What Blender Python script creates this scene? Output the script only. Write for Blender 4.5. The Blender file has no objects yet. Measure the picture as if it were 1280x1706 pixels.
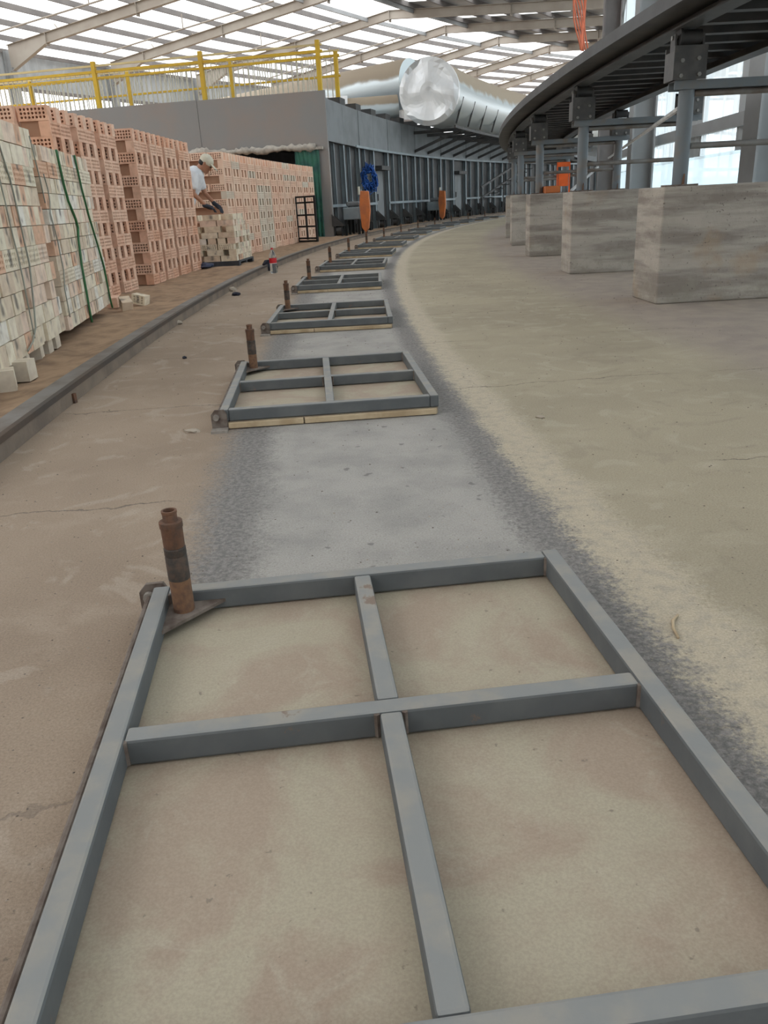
import bpy, bmesh, math, random
from mathutils import Vector, Matrix

# ------------------------------------------------------------------ camera, sky, exposure
scene = bpy.context.scene
COL = scene.collection
F_PX, EYE, PITCH, ROLL = 1317.79, 0.80, 0.3728, 0.054
_d = Vector((math.sin(ROLL)*math.cos(PITCH), math.cos(ROLL)*math.cos(PITCH), math.sin(PITCH)))  # world down in camera axes (x right, y down, z forward)
_up = -_d
_fw = (Vector((0, 0, 1)) - _d*_d.z).normalized()
_rt = _d.cross(_fw).normalized()
cam_data = bpy.data.cameras.new('camera')
cam = bpy.data.objects.new('camera', cam_data)
COL.objects.link(cam)
_right = Vector((_rt.x, _fw.x, _up.x)); _down = Vector((_rt.y, _fw.y, _up.y)); _fwd = Vector((_rt.z, _fw.z, _up.z))
m = Matrix(((_right.x, -_down.x, -_fwd.x, 0), (_right.y, -_down.y, -_fwd.y, 0), (_right.z, -_down.z, -_fwd.z, EYE), (0, 0, 0, 1)))
cam.matrix_world = m
cam_data.sensor_fit = 'HORIZONTAL'; cam_data.sensor_width = 36.0
cam_data.lens = 36.0*F_PX/1280.0
cam_data.clip_start = 0.02; cam_data.clip_end = 600
scene.camera = cam

world = bpy.data.worlds.new('overcast_sky'); scene.world = world
world.use_nodes = True
_bg = world.node_tree.nodes['Background']
_bg.inputs['Color'].default_value = (0.97, 0.985, 1.0, 1)
_bg.inputs['Strength'].default_value = 2.0
vs = scene.view_settings
vs.view_transform = 'Standard'; vs.look = 'None'; vs.gamma = 1.0; vs.use_curve_mapping = False
vs.exposure = 0.45

# ------------------------------------------------------------------ the ring: every round thing shares one centre
CX, CY = 66.3705, 7.4087
def P(r, ph, z=0.0):
    return Vector((CX - r*math.cos(ph), CY + r*math.sin(ph), z))
def phY(r, y):                       # angle of the ring point at radius r with world y
    return math.asin((y - CY)/r)

rnd = random.Random(7)

# ------------------------------------------------------------------ materials
MATS = {}
def new_mat(name):
    mt = bpy.data.materials.new(name); mt.use_nodes = True
    nt = mt.node_tree; b = nt.nodes['Principled BSDF']
    MATS[name] = mt
    return mt, nt, b
def N(nt, kind, **kw):
    n = nt.nodes.new(kind)
    for k, v in kw.items():
        if k in n.inputs: n.inputs[k].default_value = v
        else: setattr(n, k, v)
    return n
def mix(nt, fac, a, b, blend='MIX'):
    n = nt.nodes.new('ShaderNodeMix'); n.data_type = 'RGBA'; n.blend_type = blend
    def put(sock, v):
        if isinstance(v, bpy.types.NodeSocket): nt.links.new(v, sock)
        elif isinstance(v, (tuple, list)): sock.default_value = tuple(v) + ((1,) if len(v) == 3 else ())
        else: sock.default_value = v
    put(n.inputs[0], fac); put(n.inputs[6], a); put(n.inputs[7], b)
    return n.outputs[2]
def maprange(nt, val, a, b, c=0.0, d=1.0, smooth=True):
    n = nt.nodes.new('ShaderNodeMapRange'); n.interpolation_type = 'SMOOTHSTEP' if smooth else 'LINEAR'
    nt.links.new(val, n.inputs[0])
    for i, v in zip((1, 2, 3, 4), (a, b, c, d)): n.inputs[i].default_value = v
    return n.outputs[0]
def math_(nt, op, a, b=None):
    n = nt.nodes.new('ShaderNodeMath'); n.operation = op
    for i, v in enumerate((a, b)):
        if v is None: continue
        if isinstance(v, bpy.types.NodeSocket): nt.links.new(v, n.inputs[i])
        else: n.inputs[i].default_value = v
    return n.outputs[0]
def noise(nt, vec, scale, detail=4.0, rough=0.55, dist=0.0):
    n = nt.nodes.new('ShaderNodeTexNoise')
    n.inputs['Scale'].default_value = scale; n.inputs['Detail'].default_value = detail
    n.inputs['Roughness'].default_value = rough; n.inputs['Distortion'].default_value = dist
    if vec is not None: nt.links.new(vec, n.inputs['Vector'])
    return n.outputs['Fac']
def bump(nt, b, h, strength, dist=0.01):
    n = nt.nodes.new('ShaderNodeBump'); n.inputs['Strength'].default_value = strength
    n.inputs['Distance'].default_value = dist
    nt.links.new(h, n.inputs['Height']); nt.links.new(n.outputs[0], b.inputs['Normal'])
def simple(name, col, rough=0.7, metal=0.0, var=0.25, scale=6.0, col2=None, lo=0.35, hi=0.7, bmp=0.15, world=False, bscale=40.0):
    mt, nt, b = new_mat(name)
    tc = nt.nodes.new('ShaderNodeTexCoord')
    if world: vec = nt.nodes.new('ShaderNodeNewGeometry').outputs['Position']
    else: vec = tc.outputs['Object']
    f = noise(nt, vec, scale, 5.0)
    c2 = col2 if col2 else tuple(c*(1-var) for c in col)
    out = mix(nt, maprange(nt, f, lo, hi), col, c2)
    nt.links.new(out, b.inputs['Base Color'])
    b.inputs['Roughness'].default_value = rough; b.inputs['Metallic'].default_value = metal
    if bmp: bump(nt, b, noise(nt, vec, bscale, 3.0), bmp, 0.004)
    return mt
def random_brick(name, cols, smudge=0.0, rough=0.9):
    """per-object colour out of cols, optional scorched smudge in the middle of the faces"""
    mt, nt, b = new_mat(name)
    info = nt.nodes.new('ShaderNodeObjectInfo'); tc = nt.nodes.new('ShaderNodeTexCoord')
    ramp = nt.nodes.new('ShaderNodeValToRGB'); ramp.color_ramp.interpolation = 'CONSTANT' if len(cols) > 3 else 'LINEAR'
    nt.links.new(info.outputs['Random'], ramp.inputs[0])
    el = ramp.color_ramp.elements
    while len(el) < len(cols): el.new(0.5)
    for i, c in enumerate(cols):
        el[i].position = i/len(cols) if len(cols) > 3 else i/max(1, len(cols)-1)
        el[i].color = (*c, 1)
    geo = nt.nodes.new('ShaderNodeNewGeometry')
    f = noise(nt, geo.outputs['Position'], 14.0, 4.0)
    out = mix(nt, maprange(nt, f, 0.35, 0.75), ramp.outputs[0], (0.78, 0.74, 0.72), 'MULTIPLY')
    if smudge:
        sep = nt.nodes.new('ShaderNodeSeparateXYZ'); nt.links.new(tc.outputs['Object'], sep.inputs[0])
        g = noise(nt, geo.outputs['Position'], 9.0, 2.0)
        yy = math_(nt, 'ABSOLUTE', sep.outputs[1]); xx = math_(nt, 'ABSOLUTE', sep.outputs[0])
        s = math_(nt, 'ADD', math_(nt, 'MULTIPLY', maprange(nt, yy, 0.0, 0.045, 1, 0), maprange(nt, g, 0.42, 0.6)), 0.0)
        z = maprange(nt, sep.outputs[2], 0.005, 0.03)
        s = math_(nt, 'MULTIPLY', s, z)
        s = math_(nt, 'MULTIPLY', s, maprange(nt, info.outputs['Random'], 0.25, 0.45))
        out = mix(nt, math_(nt, 'MULTIPLY', s, smudge), out, (0.13, 0.115, 0.105))
    nt.links.new(out, b.inputs['Base Color']); b.inputs['Roughness'].default_value = rough
    bump(nt, b, noise(nt, geo.outputs['Position'], 120.0, 3.0), 0.25, 0.002)
    return mt

# ---- floor: cast concrete ring track between dusty aprons; colours follow the radius of the ring
def floor_material():
    mt, nt, b = new_mat('dusty_concrete_floor')
    tc = nt.nodes.new('ShaderNodeTexCoord'); v = tc.outputs['Object']        # origin of the floor object = ring centre
    sep = nt.nodes.new('ShaderNodeSeparateXYZ'); nt.links.new(v, sep.inputs[0])
    cmb = nt.nodes.new('ShaderNodeCombineXYZ'); nt.links.new(sep.outputs[0], cmb.inputs[0]); nt.links.new(sep.outputs[1], cmb.inputs[1])
    ln = nt.nodes.new('ShaderNodeVectorMath'); ln.operation = 'LENGTH'; nt.links.new(cmb.outputs[0], ln.inputs[0])
    r0 = ln.outputs['Value']
    n_fine = noise(nt, v, 26.0, 6.0, 0.7); n_mid = noise(nt, v, 5.0, 5.0, 0.6); n_big = noise(nt, v, 0.9, 4.0); n_speck = noise(nt, v, 90.0, 3.0, 0.6)
    r = math_(nt, 'ADD', r0, math_(nt, 'MULTIPLY', math_(nt, 'SUBTRACT', n_mid, 0.5), 0.10))
    r = math_(nt, 'ADD', r, math_(nt, 'MULTIPLY', math_(nt, 'SUBTRACT', n_fine, 0.5), 0.08))
    r = math_(nt, 'ADD', r, math_(nt, 'MULTIPLY', math_(nt, 'SUBTRACT', noise(nt, v, 75.0, 5.0, 0.75), 0.5), 0.22))
    n_grain = noise(nt, v, 210.0, 5.0, 0.75)
    left = mix(nt, maprange(nt, n_big, 0.35, 0.65), (0.365, 0.285, 0.215), (0.30, 0.23, 0.172))
    left = mix(nt, maprange(nt, n_mid, 0.5, 0.75, 0, 0.5), left, (0.43, 0.35, 0.275))
    right = mix(nt, maprange(nt, n_big, 0.35, 0.65), (0.415, 0.365, 0.265), (0.35, 0.305, 0.222))
    right = mix(nt, maprange(nt, n_mid, 0.5, 0.75, 0, 0.5), right, (0.475, 0.425, 0.325))
    scuff = noise(nt, v, 3.2, 4.0, 0.55, 2.2)
    left = mix(nt, maprange(nt, scuff, 0.56, 0.66, 0, 0.45), left, (0.45, 0.38, 0.31))
    right = mix(nt, maprange(nt, scuff, 0.57, 0.66, 0, 0.35), right, (0.50, 0.455, 0.36))
    right = mix(nt, maprange(nt, scuff, 0.42, 0.34, 0, 0.30), right, (0.28, 0.24, 0.185))
    pier = mix(nt, maprange(nt, n_mid, 0.35, 0.65), (0.37, 0.31, 0.255), (0.31, 0.26, 0.225))
    right = mix(nt, maprange(nt, r, 64.5, 65.0, 1, 0), right, pier)
    grey = mix(nt, maprange(nt, n_mid, 0.35, 0.7), (0.40, 0.385, 0.36), (0.315, 0.305, 0.29))
    dark = mix(nt, maprange(nt, noise(nt, v, 70.0, 5.0, 0.7), 0.38, 0.62), (0.165, 0.16, 0.155), (0.27, 0.255, 0.245))
    lite = mix(nt, maprange(nt, n_fine, 0.4, 0.7), (0.52, 0.455, 0.345), (0.41, 0.365, 0.295))
    out = mix(nt, maprange(nt, r, 66.02, 65.94), lite, right)
    out = mix(nt, maprange(nt, r, 66.10, 66.17), out, dark)
    out = mix(nt, maprange(nt, r, 66.22, 66.30), out, grey)
    out = mix(nt, maprange(nt, r, 66.86, 66.98), out, dark)
    out = mix(nt, maprange(nt, r, 67.03, 67.16), out, left)
    out = mix(nt, maprange(nt, n_speck, 0.64, 0.72, 0, 0.6), out, (0.14, 0.12, 0.10))
    out = mix(nt, maprange(nt, n_grain, 0.3, 0.7, 0.0, 1.0), mix(nt, 1.0, out, (0.80, 0.78, 0.76), 'MULTIPLY'), mix(nt, 1.0, out, (1.14, 1.13, 1.12), 'MULTIPLY'))
    pit = noise(nt, v, 16.0, 2.0, 0.5)
    inband = math_(nt, 'MULTIPLY', maprange(nt, r0, 66.2, 66.3), maprange(nt, r0, 67.0, 66.9))
    out = mix(nt, math_(nt, 'MULTIPLY', maprange(nt, pit, 0.68, 0.72), math_(nt, 'MULTIPLY', inband, 0.6)), out, (0.12, 0.115, 0.11))
    # construction joints across the ring, cracked open in places
    ph = math_(nt, 'ARCTAN2', sep.outputs[1], math_(nt, 'MULTIPLY', sep.outputs[0], -1.0))
    t = math_(nt, 'ADD', math_(nt, 'DIVIDE', math_(nt, 'ADD', ph, 0.0775), 0.0189), 0.5)
    t = math_(nt, 'ADD', t, math_(nt, 'MULTIPLY', math_(nt, 'SUBTRACT', noise(nt, v, 3.5, 6.0, 0.65), 0.5), 0.16))
    fr = math_(nt, 'ABSOLUTE', math_(nt, 'SUBTRACT', math_(nt, 'FRACT', t), 0.5))
    crack = maprange(nt, fr, 0.0012, 0.0055, 1, 0)
    crack = math_(nt, 'MULTIPLY', crack, maprange(nt, noise(nt, v, 1.1, 3.0), 0.47, 0.56))
    crack = math_(nt, 'MULTIPLY', crack, math_(nt, 'SUBTRACT', 1.0, math_(nt, 'MULTIPLY', inband, 0.8)))
    out = mix(nt, math_(nt, 'MULTIPLY', crack, 0.7), out, (0.12, 0.10, 0.085))
    nt.links.new(out, b.inputs['Base Color']); b.inputs['Roughness'].default_value = 0.92
    h = math_(nt, 'ADD', math_(nt, 'MULTIPLY', n_fine, 0.6), math_(nt, 'MULTIPLY', n_mid, 0.8))
    h = math_(nt, 'ADD', h, math_(nt, 'MULTIPLY', n_grain, 0.25))
    h = math_(nt, 'SUBTRACT', h, math_(nt, 'MULTIPLY', crack, 0.8))
    bump(nt, b, h, 0.45, 0.012)
    return mt
floor_material()
simple('sand', (0.40, 0.27, 0.17), 0.95, col2=(0.25, 0.165, 0.105), scale=7.0, bmp=1.0, world=True, bscale=22.0)
def board_material():
    mt, nt, b = new_mat('board')
    v = nt.nodes.new('ShaderNodeNewGeometry').outputs['Position']
    c = mix(nt, maprange(nt, noise(nt, v, 3.4, 5.0, 0.6, 0.6), 0.40, 0.60), (0.415, 0.365, 0.275), (0.37, 0.29, 0.222))
    c = mix(nt, maprange(nt, noise(nt, v, 11.0, 6.0, 0.7, 1.0), 0.52, 0.72, 0, 0.55), c, (0.45, 0.40, 0.315))
    c = mix(nt, maprange(nt, noise(nt, v, 55.0, 3.0), 0.70, 0.75, 0, 0.6), c, (0.17, 0.145, 0.12))
    g = noise(nt, v, 260.0, 4.0, 0.7)
    c = mix(nt, maprange(nt, g, 0.3, 0.7), mix(nt, 1.0, c, (0.90, 0.89, 0.88), 'MULTIPLY'), mix(nt, 1.0, c, (1.07, 1.07, 1.06), 'MULTIPLY'))
    nt.links.new(c, b.inputs['Base Color']); b.inputs['Roughness'].default_value = 0.75
    bump(nt, b, g, 0.08, 0.002)
board_material()
def tube_material():
    mt, nt, b = new_mat('grey_painted_tube')
    geo = nt.nodes.new('ShaderNodeNewGeometry'); vec = geo.outputs['Position']
    sep = nt.nodes.new('ShaderNodeSeparateXYZ'); nt.links.new(geo.outputs['Normal'], sep.inputs[0])
    base = mix(nt, maprange(nt, noise(nt, vec, 9.0, 5.0), 0.35, 0.7), (0.098, 0.106, 0.110), (0.13, 0.137, 0.138))
    dust = mix(nt, maprange(nt, noise(nt, vec, 14.0, 5.0), 0.4, 0.7), (0.265, 0.268, 0.262), (0.34, 0.315, 0.275))
    base = mix(nt, math_(nt, 'MULTIPLY', maprange(nt, sep.outputs[2], 0.3, 0.9), 0.85), base, dust)      # dust lies on the upper faces
    base = mix(nt, maprange(nt, noise(nt, vec, 7.0, 6.0, 0.7), 0.64, 0.70, 0, 0.8), base, (0.19, 0.125, 0.09))
    nt.links.new(base, b.inputs['Base Color']); b.inputs['Roughness'].default_value = 0.68
    bump(nt, b, noise(nt, vec, 60.0, 3.0), 0.12, 0.003)
tube_material()
simple('rust', (0.17, 0.085, 0.05), 0.85, col2=(0.085, 0.055, 0.042), scale=40.0, bmp=0.5, bscale=120.0)
simple('rust_orange', (0.20, 0.105, 0.055), 0.85, col2=(0.13, 0.07, 0.045), scale=70.0, bmp=0.5, bscale=150.0)
simple('dark_sleeve', (0.045, 0.038, 0.033), 0.8, col2=(0.10, 0.065, 0.045), scale=50.0, bmp=0.5, bscale=120.0)
simple('hinge_steel', (0.20, 0.165, 0.14), 0.8, col2=(0.10, 0.07, 0.055), scale=30.0, bmp=0.4, bscale=100.0)
simple('dusty_steel', (0.33, 0.30, 0.265), 0.8, col2=(0.22, 0.19, 0.165), scale=25.0, bmp=0.3, bscale=90.0)
simple('raw_wood', (0.56, 0.44, 0.29), 0.85, col2=(0.42, 0.31, 0.19), scale=12.0, bmp=0.2)
simple('rail_steel', (0.075, 0.062, 0.054), 0.7, metal=0.1, col2=(0.10, 0.07, 0.052), scale=3.0, bmp=0.2, world=True)
simple('pale_cream', (0.70, 0.62, 0.50), 0.9, col2=(0.58, 0.50, 0.40), scale=12.0, bmp=0.3)
simple('rail_flange', (0.23, 0.215, 0.20), 0.8, col2=(0.17, 0.145, 0.125), scale=5.0, bmp=0.3, world=True)
simple('kerb', (0.24, 0.19, 0.145), 0.9, col2=(0.165, 0.13, 0.105), scale=4.0, bmp=0.5, world=True)
def pier_material():
    mt, nt, b = new_mat('cast_concrete')
    geo = nt.nodes.new('ShaderNodeNewGeometry'); vec = geo.outputs['Position']
    mp = nt.nodes.new('ShaderNodeMapping'); mp.inputs['Scale'].default_value = (0.8, 0.8, 7.0); nt.links.new(vec, mp.inputs[0])
    f = noise(nt, mp.outputs[0], 1.3, 5.0, 0.6); g = noise(nt, vec, 7.0, 6.0, 0.65); s = noise(nt, vec, 38.0, 4.0, 0.7)
    out = mix(nt, maprange(nt, f, 0.4, 0.62), (0.47, 0.425, 0.37), (0.27, 0.235, 0.205))      # board-marked lifts
    out = mix(nt, maprange(nt, g, 0.45, 0.7, 0, 0.6), out, (0.40, 0.365, 0.315))
    sx_ = nt.nodes.new('ShaderNodeSeparateXYZ'); nt.links.new(vec, sx_.inputs[0])
    out = mix(nt, math_(nt, 'MULTIPLY', maprange(nt, noise(nt, vec, 2.3, 4.0), 0.58, 0.72), 0.45), out, (0.40, 0.27, 0.16))      # rusty run-off
    out = mix(nt, math_(nt, 'MULTIPLY', maprange(nt, sx_.outputs[2], 0.28, 0.05), maprange(nt, g, 0.4, 0.65, 0.1, 0.6)), out, (0.27, 0.24, 0.19))      # splash zone
    out = mix(nt, maprange(nt, s, 0.62, 0.69, 0, 0.8), out, (0.12, 0.10, 0.09))
    nt.links.new(out, b.inputs['Base Color']); b.inputs['Roughness'].default_value = 0.93
    bump(nt, b, math_(nt, 'ADD', s, g), 0.5, 0.01)
pier_material()
random_brick('red_brick', [(0.77, 0.47, 0.335), (0.82, 0.56, 0.42), (0.75, 0.43, 0.29)])
random_brick('pale_brick', [(0.80, 0.70, 0.54), (0.83, 0.75, 0.60), (0.73, 0.61, 0.47), (0.82, 0.65, 0.52), (0.78, 0.71, 0.56), (0.85, 0.81, 0.72), (0.72, 0.59, 0.45), (0.82, 0.73, 0.57), (0.79, 0.69, 0.53), (0.76, 0.49, 0.34)], smudge=0.85)
simple('brick_far_red', (0.78, 0.50, 0.365), 0.9, col2=(0.81, 0.60, 0.46), scale=2.0, world=True, bmp=0.2)
simple('brick_far_pale', (0.70, 0.63, 0.52), 0.9, col2=(0.66, 0.52, 0.41), scale=2.0, world=True, bmp=0.2)
simple('brick_back_shaded', (0.40, 0.23, 0.15), 0.95, col2=(0.34, 0.19, 0.12), scale=4.0, world=True, bmp=0.2)  # red brick darkened: shade of the gaps put into the colour
simple('black_plastic', (0.035, 0.04, 0.05), 0.6, col2=(0.06, 0.07, 0.085), bmp=0.1)
simple('kiln_front', (0.27, 0.265, 0.26), 0.6, col2=(0.30, 0.262, 0.24), scale=0.7, bmp=0.08, lo=0.42, hi=0.6, world=True, bscale=3.0)
simple('kiln_steel', (0.27, 0.325, 0.355), 0.5, col2=(0.20, 0.245, 0.27), scale=1.6, bmp=0.1, world=True)
simple('kiln_band', (0.20, 0.215, 0.225), 0.6, col2=(0.155, 0.165, 0.17), scale=1.8, bmp=0.1, world=True)
simple('dark_steel', (0.045, 0.046, 0.048), 0.6, col2=(0.075, 0.07, 0.066), scale=4.0, bmp=0.2, world=True)
simple('black_void', (0.02, 0.02, 0.02), 0.9, bmp=0.0)
simple('post_steel', (0.17, 0.195, 0.215), 0.5, col2=(0.21, 0.175, 0.145), scale=5.0, lo=0.45, hi=0.75, bmp=0.15, world=True)
simple('pipe_steel', (0.23, 0.225, 0.215), 0.5, col2=(0.16, 0.125, 0.10), scale=6.0, bmp=0.15, world=True)
simple('roller_plate', (0.085, 0.085, 0.085), 0.5, metal=0.3, col2=(0.13, 0.125, 0.12), scale=9.0, bmp=0.2, world=True)
simple('bolt_steel', (0.33, 0.32, 0.30), 0.4, metal=0.7, bmp=0.0)
simple('fascia_steel', (0.085, 0.087, 0.09), 0.6, col2=(0.06, 0.06, 0.06), scale=3.0, bmp=0.1, world=True)
simple('yellow_paint', (0.72, 0.47, 0.03), 0.5, col2=(0.60, 0.37, 0.03), scale=2.0, bmp=0.05, world=True)
simple('pale_yellow', (0.70, 0.58, 0.30), 0.5, col2=(0.62, 0.50, 0.26), scale=2.0, bmp=0.0, world=True)
simple('white_bar', (0.66, 0.63, 0.52), 0.5, bmp=0.0)
simple('column_steel', (0.33, 0.34, 0.345), 0.55, col2=(0.27, 0.275, 0.275), scale=1.2, bmp=0.05, world=True)
simple('rafter_steel', (0.40, 0.36, 0.31), 0.65, col2=(0.33, 0.285, 0.24), scale=0.7, bmp=0.05, world=True)
simple('purlin_steel', (0.22, 0.20, 0.19), 0.7, col2=(0.17, 0.155, 0.15), scale=1.2, bmp=0.0, world=True)
simple('wall_sheet', (0.44, 0.46, 0.47), 0.5, col2=(0.38, 0.40, 0.41), scale=0.6, bmp=0.0, world=True)
simple('roof_sheet_opaque', (0.36, 0.365, 0.365), 0.6, col2=(0.30, 0.30, 0.30), scale=0.6, bmp=0.0, world=True)
simple('white_wall', (0.74, 0.78, 0.79), 0.7, col2=(0.66, 0.71, 0.73), scale=0.8, bmp=0.1, world=True)
def skylight(name, tint, clear):
    mt, nt, b = new_mat(name)
    out = nt.nodes['Material Output']; nt.nodes.remove(b)
    tr = N(nt, 'ShaderNodeBsdfTransparent'); tr.inputs[0].default_value = (*tint, 1)
    tl = N(nt, 'ShaderNodeBsdfTranslucent'); tl.inputs[0].default_value = (*tint, 1)
    mx = nt.nodes.new('ShaderNodeMixShader'); mx.inputs[0].default_value = clear
    nt.links.new(tl.outputs[0], mx.inputs[1]); nt.links.new(tr.outputs[0], mx.inputs[2]); nt.links.new(mx.outputs[0], out.inputs[0])
skylight('skylight_sheet', (0.93, 0.94, 0.93), 0.75)
skylight('fibreglass_sheet', (0.82, 0.91, 0.95), 0.55)
simple('foil', (0.95, 0.96, 0.97), 0.38, metal=0.55, col2=(0.86, 0.88, 0.90), scale=2.2, bmp=0.3, bscale=3.5)
def duct_material():
    mt, nt, b = new_mat('duct_cladding')
    geo = nt.nodes.new('ShaderNodeNewGeometry'); vec = geo.outputs['Position']
    sep = nt.nodes.new('ShaderNodeSeparateXYZ'); nt.links.new(geo.outputs['Normal'], sep.inputs[0])
    d = math_(nt, 'ADD', sep.outputs[2], math_(nt, 'MULTIPLY', math_(nt, 'SUBTRACT', noise(nt, vec, 1.4, 5.0), 0.5), 0.5))
    f = maprange(nt, d, 0.12, 0.34)            # settled brick dust on the upper half
    col = mix(nt, f, (0.62, 0.68, 0.70), (0.42, 0.345, 0.26))
    nt.links.new(col, b.inputs['Base Color'])
    nt.links.new(maprange(nt, d, 0.12, 0.34, 0.75, 0.0), b.inputs['Metallic'])
    nt.links.new(maprange(nt, d, 0.12, 0.34, 0.36, 0.9), b.inputs['Roughness'])
duct_material()
simple('green_tarp', (0.035, 0.16, 0.105), 0.55, col2=(0.02, 0.09, 0.08), scale=5.0, bmp=0.3, world=True)
simple('wool', (0.55, 0.51, 0.45), 0.95, col2=(0.36, 0.33, 0.29), scale=9.0, bmp=1.0, world=True)
simple('blue_hose', (0.01, 0.10, 0.42), 0.4, bmp=0.0)
simple('orange_paint', (0.62, 0.18, 0.045), 0.6, col2=(0.45, 0.14, 0.05), scale=5.0, bmp=0.1, world=True)
simple('bright_orange', (0.95, 0.15, 0.02), 0.5, bmp=0.0)
simple('cable_orange', (0.75, 0.19, 0.09), 0.5, bmp=0.0)
simple('green_strap', (0.03, 0.15, 0.05), 0.45, bmp=0.0)
simple('grey_strap', (0.30, 0.31, 0.26), 0.5, bmp=0.0)
simple('skin', (0.42, 0.20, 0.12), 0.6, bmp=0.0)
simple('white_shirt', (0.72, 0.74, 0.77), 0.85, col2=(0.62, 0.64, 0.68), scale=9.0, bmp=0.4)
simple('cap_cloth', (0.66, 0.62, 0.50), 0.85, bmp=0.2)
simple('navy_cloth', (0.018, 0.02, 0.035), 0.9, bmp=0.3)
simple('glove_cloth', (0.03, 0.035, 0.05), 0.85, bmp=0.3)
simple('hair', (0.02, 0.016, 0.014), 0.7, bmp=0.0)
simple('blue_rag', (0.03, 0.045, 0.09), 0.9, col2=(0.09, 0.10, 0.16), scale=20, bmp=0.4)
simple('red_label', (0.62, 0.02, 0.03), 0.45, bmp=0.0)
simple('white_label', (0.80, 0.78, 0.76), 0.5, bmp=0.0)
simple('stone', (0.42, 0.36, 0.29), 0.9, col2=(0.33, 0.28, 0.23), scale=18, bmp=0.5)
simple('white_stick', (0.75, 0.76, 0.76), 0.5, bmp=0.0)
mt, nt, b = new_mat('clear_plastic')
b.inputs['Base Color'].default_value = (0.93, 0.97, 0.97, 1); b.inputs['Roughness'].default_value = 0.08
b.inputs['Transmission Weight'].default_value = 0.9; b.inputs['IOR'].default_value = 1.2

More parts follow.
